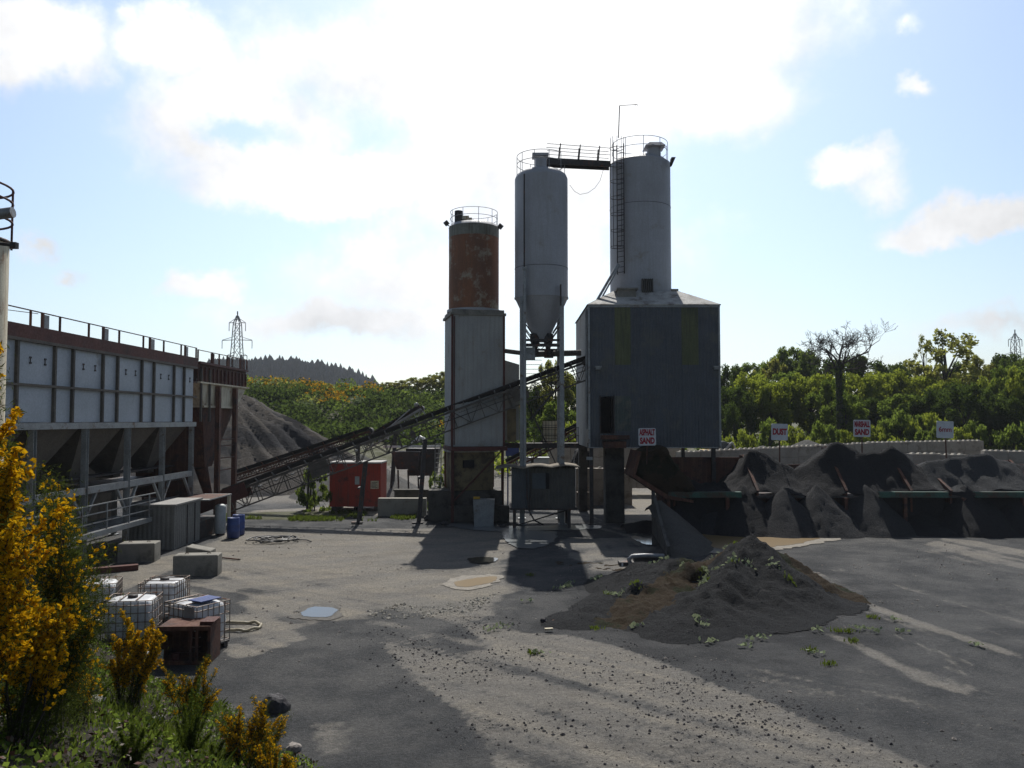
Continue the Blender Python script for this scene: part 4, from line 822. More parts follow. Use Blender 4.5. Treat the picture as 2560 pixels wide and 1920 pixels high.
mb = MB(); mb.box(BXF-.02, BXF+.12, Y0, YE+.25, 8.24, 8.68); mb.box(BXF-1.0, BXF+.10, Y0, YE+.25, 8.62, 8.67); mb.build('walkway_edge', MT['rustred'], K)
mb = MB(); mb.bar((BXF+.08, Y0, 9.18), (BXF+.08, YE+.2, 9.18), .035)
ys = [24.3, 26.0, 27.7, 29.6, 31.9, 34.0, 36.0, 37.9]
for y in ys+[YE+.1]: mb.bar((BXF+.08, y, 8.66), (BXF+.08, y, 9.18), .07, .04)
mb.bar((BXF+.08, 22.5, 8.9), (BXF+.08, 26.4, 9.12), .02); rl = mb.build('guard_rail', MT['rust'], K)
for y, w in ((26.9, .42), (30.9, .44), (34.9, .5), (38.6, .4)):
    mb = MB(); mb.box(BXF+.02, BXF+.05, y-w/2+.06, y+w/2, 8.7, 9.14); mb.build('rail_plate', MT['gsteel'], rl); mb = MB(); mb.box(BXF+.03, BXF+.10, y-w/2-.05, y-w/2+.05, 8.66, 9.18); mb.build('rail_post', MT['rust'], rl)
mb = MB(); mb.box(BXF-.1, BXF+.14, Y0, YE+.14, 5.28, 5.50); mb.box(XB, XB+.2, Y0, YE, 5.28, 5.50)
for y in YL: mb.box(XB+.2, BXF-.1, y-.08, y+.08, 5.28, 5.48)
mb.build('main_beam', MT['gsteel'], K)
for y in YL:
    for x in (BXF+.02, XB+.1):
        mb = MB(); mb.box(x-.10, x+.10, y-.09, y-.07, 0, 5.28); mb.box(x-.10, x+.10, y+.07, y+.09, 0, 5.28); mb.box(x-.012, x+.012, y-.07, y+.07, 0, 5.28); mb.box(x-.2, x+.2, y-.2, y+.2, 0, .04); mb.build('leg', MT['gsteel'], K)
for k in range(5):
    yc = (YL[k]+YL[k+1])/2; mb = MB(); mb.frus(((BXF+XB)/2+.3, yc), .32, .32, 3.35, ((BXF+XB)/2, yc), 1.72, 1.5, 5.27); mb.box((BXF+XB)/2-.1, (BXF+XB)/2+.7, yc-.3, yc+.3, 3.15, 3.35); mb.build('hopper', MT['hopper'], K)
for k in range(5):
    mb = MB(); a, b = YL[k], YL[k+1]; mb.box(BXF-.05, BXF+.12, a+.09, b-.09, 2.86, 3.12)
    mb.bar((BXF+.02, a+.05, 1.9), (BXF+.02, a+.85, 2.86), .10); mb.bar((BXF+.02, b-.05, 1.9), (BXF+.02, b-.85, 2.86), .10)
    mb.build('tie_beam', MT['gsteel'], K)
mb = MB(); mb.box(BXF-3.2, BXF-.3, Y0, YE, 2.7, 2.84); mb.bar((BXF-1.2, Y0, 3.35), (BXF-1.2, YE, 3.35), .7, .06); mb.build('gathering_belt', MT['dsteel'], K)
mb = MB(); mb.box(BXF-1.6, BXF+.25, Y0, 35.2, 1.22, 1.42); mb.build('lower_walkway', MT['gsteel'], K)
mb = MB()
for z in (1.75, 2.1, 2.42): mb.bar((BXF+.2, Y0, z), (BXF+.2, 35.2, z), .04)
for k in range(8): mb.bar((BXF+.2, 22+1.8*k, 1.4), (BXF+.2, 22+1.8*k, 2.42), .05)
mb.build('lower_rail', MT['gsteel'], K)
# small bolted brackets on the panels
for k in range(-1, 4):
    for y in (29.7+3.25*k-.28, 29.7+3.25*k+.55): mb = MB(); mb.box(BXF+.001, BXF+.03, y-.05, y+.05, 7.44, 7.50); mb.box(BXF+.001, BXF+.03, y-.05, y+.05, 7.62, 7.68); mb.box(BXF+.001, BXF+.02, y-.015, y+.015, 7.5, 7.62); mb.build('panel_bracket', MT['dsteel'], K)
mb = MB(); mb.box(XB-1.6, XB-.8, 20, 41, 0, 6.6); single('shade_wall', mb, MT['concd'], 'dark concrete wall added behind the aggregate bins to darken the space there', 'wall', (XB-1.2, 34, 0))  # wall added so that the space behind the bins stays dark
# ---------------- rusty feed bin at the end
K = thing('feed_bin', 'rusty feed bin with a cream tapered body on tall posts, beyond the pale bins', 'bin', (BXF-1, 44, 0))
ya, yb = 40.2, 47.4; z0, z1 = 7.54, 8.56
mb = MB(); mb.box(BXF-.05, BXF, ya, yb, z0, z1); mb.box(BXF-2.6, BXF-.05, yb-.05, yb, z0, z1); mb.box(BXF-2.6, BXF-2.55, ya, yb-.05, z0, z1); mb.box(BXF-2.6, BXF-.05, ya, ya+.05, z0, z1); bw = mb.build('top_box', MT['rust'], K)
mb = MB()
for k in range(13): y = ya+.3+k*.57; mb.box(BXF, BXF+.07, y-.03, y+.03, z0, z1-.25)
mb.box(BXF, BXF+.12, ya, yb+.1, z1-.12, z1); mb.build('rib', MT['rustred'], bw)
mb = MB(); mb.box(BXF-.1, BXF+.14, ya, yb+.3, z0-.08, z0); mb.build('flange', MT['cream'], K)
def wedge(mb, ya0, yb0, za, ya1, yb1, zb, x0a, x1a, x0b, x1b):
    mb.add([(x0b,ya1,zb),(x1b,ya1,zb),(x1b,yb1,zb),(x0b,yb1,zb),(x0a,ya0,za),(x1a,ya0,za),(x1a,yb0,za),(x0a,yb0,za)], [(0,3,2,1),(4,5,6,7),(0,1,5,4),(1,2,6,5),(2,3,7,6),(3,0,4,7)])
mb = MB(); wedge(mb, ya+.3, yb+.1, z0-.08, 41.1, 46.2, 6.35, BXF-2.4, BXF, BXF-2.0, BXF-.08); mb.box(BXF-2.0, BXF+.02, 41.0, 46.2, 6.25, 6.35); mb.build('tapered_body', MT['cream'], K)
mb = MB(); wedge(mb, 41.2, 45.9, 6.25, 42.6, 43.6, 3.1, BXF-2.0, BXF-.15, BXF-1.4, BXF-.5); mb.tube((BXF-.9, 43.1, 3.1), (BXF-.7, 43.8, 1.4), .35, 12, .22); mb.build('chute', MT['rust'], K)
mb = MB(); mb.box(BXF-2.75, BXF-2.65, 40.3, 44.6, 0, 7.4); mb.build('back_plate', MT['rust'], K)
for y, xx in ((42.7, BXF+.12), (45.3, BXF+.12), (42.7, BXF-2.4), (45.3, BXF-2.4)):
    mb = MB(); mb.box(xx-.12, xx+.12, y-.13, y+.13, 0, 7.4); mb.build('post', MT['rust'], K)
mb = MB()
for z in (4.55, 4.2, 3.55, 2.9): mb.bar((BXF+.12, 42.8, z), (BXF+.12, 45.2, z), .06)
mb.build('cross_bar', MT['rust'], K)
mb = MB(); mb.box(BXF-2.8, BXF-.1, YE+.1, YE+.2, 1.8, 8.4); mb.build('end_plate', MT['rust'], K)
mb = MB(); mb.bar((BXF+.06, ya-.2, 9.12), (BXF+.06, yb, 9.16), .035)
for y in (ya-.2, 41.9, 42.9, 44.1, 44.9, 46.2, 46.9, yb): mb.bar((BXF+.06, y, z1), (BXF+.06, y, 9.14), .07, .05)
for y in (42.0, 44.3, 46.5): mb.box(BXF+.02, BXF+.06, y-.22, y+.22, z1, 9.1)
mb.build('guard_rail', MT['rust'], K)
# ---------------- cement silo at the picture's edge
c = Vector((-16.72, 23.6)); r = 1.5; zt = zat(598, 23.6)
S = thing('cement_silo', 'weathered pale silo at the near end of the bins, ringed by a curved rail', 'silo', (c.x, c.y, 0))
mb = MB(); mb.lathe((c.x, c.y, 0), [(r, 0), (r, zt)]); mb.build('shell', MT['cream'], S)
mb = MB(); mb.lathe((c.x, c.y, 0), [(r, zt), (r-.25, zt+.18), (.5, zt+.75), (.02, zt+.8)]); mb.ring((c.x, c.y, zt), r+.03, .06); mb.build('roof', MT['dsteel'], S)
mb = MB(); guard(mb, c, r+.06, zt-.1, (.75, 1.35, 1.75), .035, 5, -1.05); mb.build('guard_rail', MT['rustred'], S)
mb = MB(); a = -.18; x, y = c.x+(r+.05)*math.cos(a), c.y+(r+.05)*math.sin(a); mb.bar((x, y, 3), (x, y, zt), .07, .12); q = at(38, 613, 23.3); mb.tube((x-.1, y-.1, q.z+.05), q, .05, 8); mb.box(q.x-.12, q.x+.06, q.y-.08, q.y+.08, q.z-.1, q.z+.08); mb.build('side_fitting', MT['dsteel'], S)
mb = MB(); q = at(5, 545, 23.6); mb.tube((q.x-.8, 23.4, q.z-.05), (q.x+.45, 23.4, q.z+.12), .16, 12); mb.build('top_pipe', MT['gsteel'], S)
# ---------------- sheet metal shed and its lean-to
x1 = -14.6; y0, y1 = 34.8, 37.7; x0 = -16.75
K = thing('sheet_metal_shed', 'windowless grey sheet metal shed with a mono pitch roof at the foot of the bins', 'shed', ((x0+x1)/2, (y0+y1)/2, 0))
mb = MB(); mb.corr((x0, y0), (x1, y0), 0, 1.88, .01, .2); mb.corr((x1, y0), (x1, y1), 0, 1.88, .01, .2); mb.corr((x1, y1), (x0, y1), 0, 1.88, .01, .2); mb.corr((x0, y1), (x0, y0), 0, 1.88, .01, .2); mb.box(x0+.1, x1-.1, y0+.1, y1-.1, 0, 1.8); mb.build('wall', MT['shed'], K)
mb = MB(); mb.box(x0-.08, x1+.10, y0-.10, y1+.05, 1.89, 1.96); mb.build('roof', MT['shedr'], K)
mb = MB(); mb.box(x1+.015, x1+.04, y0+1.35, y0+1.39, .05, 1.8); mb.box(x1+.015, x1+.04, y0+2.2, y0+2.24, .05, 1.8); mb.build('door_seam', MT['dsteel'], K)
K = thing('lean_to', 'low open lean-to with a rust stained roof behind the grey shed', 'lean-to', (-15.3, 39.4, 0))
mb = MB(); mb.box(-16.6, -14.25, 37.8, 40.9, 1.80, 1.86); rf = mb.build('roof', MT['shedr'], K); mb = MB(); mb.box(-16.3, -14.3, 38.3, 40.6, 1.862, 1.875); mb.build('rust_patch', MT['rust'], rf)
for x, y in ((-14.35, 40.8), (-16.5, 40.8)):
    mb = MB(); mb.bar((x, y, 0), (x, y, 1.80), .14); mb.build('post', MT['cream'], K)
mb = MB(); mb.box(-16.6, -14.7, 38.0, 40.7, 0, .8); mb.build('base', MT['dsteel'], K)
# ---------------- drum, barrels
c = gp(550, 1336); K = thing('storage_cylinder', 'upright off white cylinder with a domed top beside the blue barrels', 'tank', (c.x, c.y, 0))
mb = MB(); mb.lathe((c.x, c.y, 0), [(.26, .06), (.265, 1.35)], 28); mb.lathe((c.x, c.y, 0), [(.265, 1.35), (.24, 1.42), (.15, 1.47), (.01, 1.49)], 28); mb.build('shell', MT['tankg'], K)
mb = MB(); mb.lathe((c.x, c.y, 0), [(.22, 0), (.22, .08)], 20, True, True); mb.build('foot', MT['dsteel'], K)
mb = MB(); mb.lathe((0,0,0), [(.01, 0), (.27, 0), (.29, .03), (.29, .30), (.30, .32), (.29, .34), (.29, .60), (.30, .62), (.29, .64), (.29, .9), (.27, .93)], 28)
o0 = thing('barrel', 'blue plastic barrel standing in front, nearest the yard', 'barrel', tuple(gp(583, 1344)), 'blue barrels')
mb.build('body', MT['blue'], None).parent = o0
mb = MB(); mb.lathe((0,0,0), [(.275, .92), (.275, .95), (.24, .95), (.24, .93), (.01, .93)], 28); mb.build('lid', MT['blue'], None).parent = o0
dup(o0, tuple(gp(596, 1336)), 1, 1.02, 'blue plastic barrel half hidden behind the nearer blue barrel')
# ---------------- concrete blocks
def block(px, py, w, dpt, h, rz, label, mat='conc', slope=0):
    c = gp(px, py); K = thing('concrete_block', label, 'concrete block', (c.x, c.y, 0), 'concrete blocks on the yard'); K.rotation_euler.z = rz
    bm_ = MB(); ch = .03
    bm_.frus((0, 0), w/2, dpt/2, 0, (0, 0), w/2, dpt/2, h-ch); bm_.frus((0, 0), w/2, dpt/2, h-ch, (0, 0), w/2-ch, dpt/2-ch, h)
    if slope:
        bm_.v = [(x, y, z*(1-slope*(.5+x/w))) for x, y, z in bm_.v]
    o = bm_.build('body', MT[mat], None); o.parent = K
    b2 = MB()
    for s in (-1, 1): b2.path([(s*w*.25-.07, 0, h-.03), (s*w*.25-.05, 0, h+.035), (s*w*.25+.05, 0, h+.035), (s*w*.25+.07, 0, h-.03)], .012, 5)
    if not slope: o2 = b2.build('lifting_loop', MT['rust'], None); o2.parent = K
block(348, 1402, 1.38, .8, .74, math.radians(8), 'dusty concrete block on the kerb slab just below the bins')
block(494, 1436, 1.55, .65, .74, math.radians(7), 'largest concrete block, standing alone on the yard with a dark shadow')
block(502, 1388, .98, .8, .42, math.radians(5), 'low wedge shaped concrete block behind the largest block', slope=.45)
mb = MB(); a, b = gp(448, 1386), gp(600, 1402); a.z = b.z = .05; mb.bar(a, b, .05); single('steel_bar', mb, MT['rust'], 'thin rusty bar lying beside the largest concrete block', 'bar', tuple(a))
mb = MB(); a, b = gp(205, 1436), gp(345, 1424); a.z = b.z = .1; mb.bar(a, b, .3, .2); single('steel_beam', mb, MT['rustred'], 'dark red steel beam lying at the edge of the kerb slab', 'beam', tuple(a))
# ================================================================== YARD OBJECTS
# ---------------- storage bays with overflowing sand
K = thing('storage_bays', 'long row of low steel storage bays with a green top rail, full of black sand', 'bays', (xat(2100, 41), 41, 0))
X0, X1 = xat(1668, 40.2), xat(2680, 40.2)
mb = MB()
x = X0
while x < X1: mb.box(x+.02, min(x+2.9, X1), 41.5, 41.6, 0, 1.72); mb.box(x-.08, x+.08, 40.02, 40.2, 0, 1.72); x += 2.95
mb.box(X0, X0+.1, 40.3, 43.6, 0, 1.9); mb.build('front_wall', MT['rust'], K)
RS = [(X0, xat(1852, 40)), (xat(2196, 40), xat(2368, 40)), (xat(2436, 40), X1)]     # between these the sand has buried the rail
for ra, rb in RS:
    mb = MB(); mb.box(ra, rb, 40.0, 40.34, 1.74, 1.80); mb.box(ra, rb, 40.02, 40.06, 1.80, 1.98); mb.box(ra, rb, 40.0, 40.3, 1.98, 2.02); mb.build('green_rail', MT['green'], K)
mb = MB(); mb.box(X0, X1, 40.34, 43.5, 1.70, 1.80); mb.build('shade_shelf', MT['dsteel'], K)  # added under the sand to keep the recess below the rail in shade
mb = MB(); mb.box(X0, xat(1850, 43.6), 43.5, 43.6, 0, zat(1143, 43.5)); mb.box(xat(1850, 43.6), X1, 43.5, 43.6, 0, 3.2); mb.build('back_wall', MT['rust'], K)
for px, pt in ((1668, 1150), (1868, 1132), (2080, 1112), (2235, 1120), (2330, 1160), (2545, 1145)):
    xx = xat(px, 42); zt_ = zat(pt, 43.2)-.12; mb = MB(); mb.prism([(xx-.05, 40.35, 0), (xx-.05, 43.4, 0), (xx-.05, 43.4, zt_), (xx-.05, 42.8, zt_), (xx-.05, 40.35, 2.0)], (.1, 0, 0)); dv = mb.build('divider', MT['rust'], K)
    mb = MB(); mb.bar((xx, 42.8, zt_+.03), (xx, 40.3, 2.05), .14, .05); mb.build('divider_edge', MT['rust'], dv)
RG = [(1655,1170),(1700,1196),(1750,1206),(1800,1206),(1840,1172),(1868,1128),(1900,1122),(1950,1152),(1990,1168),(2030,1150),(2070,1118),(2095,1102),(2120,1110),(2160,1134),(2200,1128),(2235,1117),(2262,1130),(2300,1162),(2360,1152),(2420,1142),(2480,1138),(2520,1150),(2560,1162),(2700,1140)]
RX = np.array([xat(a, 42.3, 1150) for a, b in RG]); RZ = np.array([zat(b, 42.3) for a, b in RG])
def bays(X, Y):
    zr = np.interp(X+fbm(X, Y, .8, 3, 101)*.3, RX, RZ); f = np.clip((42.3-Y)/1.9, 0, 1)
    z = np.where(Y < 42.3, zr*(1-f)+(1.98+fbm(X, Y, .5, 2, 108)*.5)*f-np.sin(f*PI)*.2, zr-(Y-42.3)*.25)
    e = np.clip((X-X0-.05)*3, 0, 1); z = (z+fbm(X, Y, 1.6, 5, 103)*.42)*e
    dr = np.maximum(sstep(-.5, .4, np.minimum(X-RS[0][1], RS[1][0]-X)), sstep(-.4, .3, np.minimum(X-RS[1][1], RS[2][0]-X)))   # sand drapes over the rail in places
    sl = 1.05+fbm(X, 0*Y, .7, 3, 133)*1.6; zd = z-np.clip(40.4-Y, 0, 9)*sl-np.clip(.12-Y*0, 0, 1)*0; return np.where(Y < 40.36, np.where(dr > .1, zd*np.clip(dr*1.6, 0, 1), -1), z)
heap('sand_heap', 'black sand heaped in peaks and saddles along the storage bays', 'sand heap', bays, X0+.05, X1, 40.3, 43.45, .12, [HK], base=.3)
PB = np.array([xat(a, 42.3) for a in (2290, 2540)])
def pale(X, Y):
    return np.where((X > PB[0]) & (X < PB[1]), bays(X, Y)+.05*np.clip((X-PB[0])*2, 0, 1)*np.clip((PB[1]-X)*2, 0, 1)-.01, -1)
heap('fine_aggregate_heap', 'grey fine aggregate filling the bay behind the sign reading 6mm', 'aggregate heap', pale, PB[0]-.1, PB[1]+.1, 40.4, 43.45, .12, [heapmat('grey_fines', (.085,.087,.09), (.065,.067,.07), None, pale=(.13,.13,.135))], base=.5)
spills = ((1710, 1.7, 1.9, 40.8), (2190, 2.5, 2.35, 40.7), (2450, 2.6, 2.4, 40.8), (2570, 2.2, 2.0, 40.7), (1800, 1.7, 1.3, 40.7))
HC = heapmat('grey_spill', (.040,.041,.045), (.058,.058,.06), None, pale=(.10,.10,.10), fine=38)
labs = ('dark cone of spilled sand against the bay front nearest the brown puddle', 'broad grey spill fan below the middle of the bay rail', 'grey spill fan with a ridge in front of the bays, beside the broad one', 'small black spill at the foot of the bays, below the leaning 6mm sign',
 'narrow black spill beside the pale silt fan', 'black spill draping over the green rail below the MARSHALL SAND sign', 'broad black spill draping over the green rail past the 6mm sign', 'black spill at the far end of the bays', 'small black spill behind the puddle between two larger ones')
for k, (px, w, h, yy) in enumerate(((1875, 2.5, 2.4, 40.7), (1972, 2.4, 2.2, 40.3), (2062, 2.5, 2.35, 40.5), (2330, 1.9, 1.0, 40.5))+spills):
    cx = xat(px, 39.5, 1250); heap('spill_heap', labs[k], 'spill', lambda X, Y, cx=cx, w=w, h=h, yy=yy, k=k: cone(X, Y, cx, yy, w, h, 1, .95)+fbm(X, Y, 1.5, 4, 110+k)*.4, cx-3, cx+3, 37, 42.2, .12, [HK if k in (0, 3, 4, 6, 7) else HC], group='spills below the bays')
heap('silt_fan', 'pale washed silt fan spilling beside the wing wall at the left end of the bays', 'silt', lambda X, Y: cone(X, Y, 7.1, 38.6, 5.6, 1.75, .38, 1)+fbm(X, Y, 1.2, 4, 120)*.3, 6.55, 10, 32.5, 40.1, .12, [heapmat('silt', (.15,.14,.125), (.10,.095,.085), None, pale=(.26,.25,.23))])
mb = MB(); mb.prism([(6.38, 33.2, 0), (6.95, 40.1, 0), (6.95, 40.1, 2.1), (6.5, 34.6, .62), (6.38, 33.2, .4)], (.14, -.01, 0)); single('wing_wall', mb, MT['concd'], 'low tapering wing wall running forward from the bays beside the silt fan', 'wall', (6.6, 36.5, 0))
# mossy earth lump held in a flared steel plate at the bay end
import bmesh
def lump(name, poly, Y0_, Y1_, mat, label, amp=.12, seed=0, cat='earth'):
    bm = bmesh.new(); P = [at(a, b, 41) for a, b in poly]
    vs = [bm.verts.new((p.x, Y0_, p.z)) for p in P]; f = bm.faces.new(vs)
    r = bmesh.ops.extrude_face_region(bm, geom=[f]); bmesh.ops.translate(bm, verts=[v for v in r['geom'] if isinstance(v, bmesh.types.BMVert)], vec=(0, Y1_-Y0_, 0))
    bmesh.ops.recalc_face_normals(bm, faces=bm.faces); bmesh.ops.triangulate(bm, faces=bm.faces); bmesh.ops.subdivide_edges(bm, edges=bm.edges, cuts=7, use_grid_fill=True)
    bmesh.ops.smooth_vert(bm, verts=bm.verts, factor=.5, use_axis_x=True, use_axis_y=True, use_axis_z=True)
    for v in bm.verts:
        n = mnoise.fractal(Vector(v.co)*1.5+Vector((seed,0,0)), 1, 2, 4)*amp*2; v.co += Vector((n*.6, n, n*.8))
    m = bpy.data.meshes.new(name); c = P[0]; bmesh.ops.translate(bm, verts=bm.verts, vec=(-c.x, -41, -c.z)); bm.to_mesh(m); bm.free(); m.materials.append(mat); m.polygons.foreach_set('use_smooth', [True]*len(m.polygons))
    o = mobj(name, m); o.location = (c.x, 41, c.z); return tag(o, label, cat)
lump('earth_lump', [(1580,1188),(1586,1150),(1594,1128),(1622,1122),(1650,1114),(1668,1135),(1700,1182),(1735,1215),(1690,1235),(1655,1232)], 40.1, 43.0, HD, 'mossy brown lump of earth on the flared plate at the end of the bays')
mb = MB(); pl = [at(a, b, 41) for a, b in ((1573,1188),(1582,1184),(1662,1234),(1722,1246),(1722,1252),(1655,1242))]
mb.prism([(p.x, 39.95, p.z) for p in pl], (0, 3.1, 0)); pl2 = [at(a, b, 41) for a, b in ((1573,1188),(1590,1126),(1596,1128),(1580,1190))]; mb.prism([(p.x, 40.0, p.z) for p in pl2], (0, 2.9, 0))
mb.bar(at(1659, 1240, 40.2), (xat(1655, 40.2), 40.2, 0), .14, .14); mb.bar(at(1659, 1240, 43), (xat(1655, 42.9), 42.9, 0), .14, .14)
single('flared_plate', mb, MT['rust'], 'rusty flared steel plate under the mossy earth lump beside the sign reading ASPHALT SAND', 'steel plate', (xat(1620, 41), 41, 0))
# ---------------- signs
def sign(lines, px, py, Y, w, label, size, foot=None, lean=0, rot=0.0):
    c = at(px, py, Y); K = thing('material_sign', label, 'sign', (c.x, c.y, (foot if foot is not None else 2.4)), group='material signs above the bays'); L = Vector(K.location)
    mb = MB(); h = w; r = .07; out = []
    for qx, qz, a in ((w/2-r, h/2-r, 0), (-w/2+r, h/2-r, 90), (-w/2+r, -h/2+r, 180), (w/2-r, -h/2+r, 270)):
        for k in range(5): A = math.radians(a+k*22.5); out.append((qx+r*math.cos(A), 0, qz+r*math.sin(A)))
    Rm_ = Matrix.Rotation(rot, 3, 'Y'); out = [Rm_ @ Vector(v)+c for v in out]
    mb.prism(out, (0, .03, 0)); bd = mb.build('board', MT['signw'], K)
    mb = MB(); mb.bar((c.x+.02, c.y+.07, c.z+h*.4), (c.x+lean, c.y+.07, L.z-.5), .07, .05); mb.build('post', MT['rust'], K)
    tot = len(lines)
    for i, s in enumerate(lines):
        cu = bpy.data.curves.new('txt', 'FONT'); cu.body = s; cu.align_x = 'CENTER'; cu.align_y = 'CENTER'; cu.size = size; cu.offset = (.004 if '6' in s else .016)*size/.3; cu.extrude = .004
        to = bpy.data.objects.new('txt', cu); scene.collection.objects.link(to); dg = bpy.context.evaluated_depsgraph_get()
        me = bpy.data.meshes.new_from_object(to.evaluated_get(dg)); bpy.data.objects.remove(to); me.materials.clear(); me.materials.append(MT['signr'])
        xsn = [v.co.x for v in me.vertices]; wd = max(xsn)-min(xsn); sx = min(1.0, w*.9/wd)*1.0
        if s in ('SAND', 'DUST'): sx *= .95
        off = Rm_ @ Vector((0, 0, (tot-1)*.5*size*1.12-i*size*1.12))
        o = mobj('lettering', me, K); o.location = (c.x-L.x+off.x, -.008, c.z-L.z+off.z); o.rotation_euler = (PI/2, rot, 0); o.scale = (sx, 1.1, 1)
    return K
sign(['ASPHALT', 'SAND'], 1618, 1092, 39.7, .86, 'square white sign reading ASPHALT SAND in red, above the mossy earth lump', .37, zat(1135, 40), -.02, -.01)
sign(['DUST'], 1949, 1080, 42.6, .88, 'square white sign reading DUST in red on a short post', .40, 2.9, 0, .03)
sign(['MARSHALL', 'SAND'], 2155, 1071, 42.6, .90, 'square white sign reading MARSHALL SAND in red on a post', .37, 3.0, .0, .02)
sign(['6mm'], 2363, 1074, 42.6, .90, 'square white sign reading 6mm in red on a leaning post', .34, 2.6, .10, .03)
# ---------------- block walls
def blockwall(A, B, zA, zB, z0, label, nub=True):
    A, B = Vector(A), Vector(B); L = (B-A).length; n = max(1, int(L/1.5)); K = thing('block_wall', label, 'block wall', (A.x, A.y, 0), 'interlocking block walls'); mb = MB(); d = (B-A).normalized(); nn = Vector((-d.y, d.x)); nb_ = MB()
    for i in range(n):
        p, q = A.lerp(B, (i+.01)/n), A.lerp(B, (i+.99)/n); zt_ = zA+(zB-zA)*(i+.5)/n; z = zt_; k = 0
        while z > z0 and k < 5:
            o = nn*(.02*((i*3+k) % 3)); mb.prism([(p.x+o.x, p.y+o.y, z-.74), (q.x+o.x, q.y+o.y, z-.74), (q.x+o.x, q.y+o.y, z), (p.x+o.x, p.y+o.y, z)], (nn.x*.75, nn.y*.75, 0)); z -= .76; k += 1
        if nub:
            for j in range(4):
                c = p.lerp(q, (j+.5)/4)+nn*.37; nb_.frus((c.x, c.y), .12, .2, zt_, (c.x, c.y), .07, .12, zt_+.09)
    mb.build('wall', MT['blockw'], K); nb_.build('interlock_knob', MT['concl'], K) if nub else None
blockwall((xat(1700, 56), 56), (xat(2180, 60), 60), zat(1131, 56), zat(1108, 60), .5, 'long pale block wall with a knobbed top running behind the first two bays and signs')
blockwall((xat(2172, 60), 60.05), (xat(2458, 61), 61), zat(1107, 60), zat(1102, 61), .5, 'taller pale block wall behind the MARSHALL SAND and 6mm signs')
blockwall((xat(2279, 50), 50), (xat(2418, 50.5), 50.5), zat(1134, 50), zat(1139, 50), 1.2, 'short low block wall just behind the bays, in front of the taller wall')
blockwall((xat(2458, 56), 56), (xat(2640, 55), 55), zat(1127, 56), zat(1131, 55), .8, 'pale block wall ending the row, beyond the 6mm sign')
blockwall((xat(1439, 53), 53), (xat(1580, 53), 53), zat(1171, 53), zat(1172, 53), .0, 'low block wall seen beneath the blue grey building, beside the cabin')
blockwall((xat(1372, 60), 60), (xat(1700, 60), 60), zat(1117, 60), zat(1120, 60), .8, 'distant block wall crossing behind the columns of the blue grey building')
lump('dark_heap', [(1432,1172),(1440,1135),(1455,1127),(1470,1140),(1482,1172)], 40.5, 42.5, HK, 'small black heap').location = (xat(1432, 55), 55, zat(1172, 55)+.2)
scene.objects['dark_heap']['label'] = 'small black heap of stone behind the cabin roof, before the low block wall'; scene.objects['dark_heap'].scale = (1.3, 1.3, 1.3)
# ---------------- excavator half hidden behind the wall
q = at(1815, 1122, 58); K = thing('excavator', 'partly hidden digger with pale arm and dark cab beyond the block wall', 'excavator', (q.x, 59, 1))
mb = MB(); mb.box(q.x-.9, q.x+.6, 58.6, 60, zat(1126, 58), zat(1108, 58)); mb.frus((q.x-.3, 59.3), .6, .6, zat(1108, 58), (q.x-.3, 59.3), .5, .5, zat(1104, 58)); mb.build('cab', MT['cabinb'], K)
mb = MB(); mb.bar(at(1808, 1128, 58.5), at(1831, 1106, 58.5), .14); mb.bar(at(1831, 1106, 58.5), at(1838, 1120, 58.5), .1); mb.build('arm', MT['galv'], K)
mb = MB(); mb.box(q.x-1.4, q.x+.9, 58.5, 60.4, .5, zat(1126, 58)); mb.build('body', MT['yel'], K)
# ---------------- red container
Y = 49.5; x0, x1 = xat(826, Y), xat(953, Y); z0, z1 = .28, zat(1159, Y)
K = thing('red_container', 'bright red steel generator container with two pale plates on its door', 'container', ((x0+x1)/2, Y+1, 0))
mb = MB(); mb.box(x0, x1, Y, Y+2.3, z0, z1); mb.build('body', MT['red'], K)
mb = MB(); mb.box(x0-.04, x1+.04, Y-.05, Y+2.35, z1, z1+.09); mb.build('roof', MT['roof'], K)
mb = MB(); a, b = at(896, 1190, Y), at(900, 1240, Y)
mb.box(x0+.0, x1, Y-.03, Y, zat(1185, Y)-.03, zat(1185, Y)+.03)
for px in (827, 872, 912, 951): xx = xat(px, Y); mb.box(xx-.03, xx+.03, Y-.035, Y, z0, z1)
mb.build('door_rib', MT['red'], K)
mb = MB(); mb.box(xat(889, Y), xat(900, Y), Y-.05, Y-.035, zat(1211, Y), zat(1191, Y)); mb.build('grey_plate', MT['tankg'], K)
mb = MB(); mb.box(xat(928, Y), xat(948, Y), Y-.05, Y-.035, zat(1222, Y), zat(1202, Y)); pl = mb.build('notice', MT['cream'], K)
mb = MB()
for k in range(5): z = zat(1206+3.2*k, Y); mb.box(xat(931, Y), xat(945-(k % 2)*3, Y), Y-.054, Y-.0505, z-.015, z+.015)
mb.build('notice_line', MT['dsteel'], pl)
mb = MB(); mb.box(x0+.1, x0+.4, Y, Y+2.2, 0, z0); mb.box(x1-.4, x1-.1, Y, Y+2.2, 0, z0); mb.build('skid', MT['dsteel'], K)
# low concrete walls right of the container
mb = MB(); Y = 46.8; mb.box(xat(946, Y), xat(1066, Y), Y, Y+.5, 0, zat(1246, Y)); single('low_wall', mb, MT['concl'], 'low tan concrete wall between the red container and the pale tower', 'wall', (xat(1000, Y), Y, 0))
mb = MB(); Y = 49.5; mb.box(xat(987, Y), xat(1095, Y), Y, Y+.5, .2, zat(1228, Y)); mb.box(xat(985, Y), xat(1100, Y), Y-.1, Y+.6, zat(1228, Y), zat(1228, Y)+.1); single('low_wall', mb, MT['concd'], 'darker low wall just behind the tan one beside the red container', 'wall', (xat(1040, Y), Y, 0))
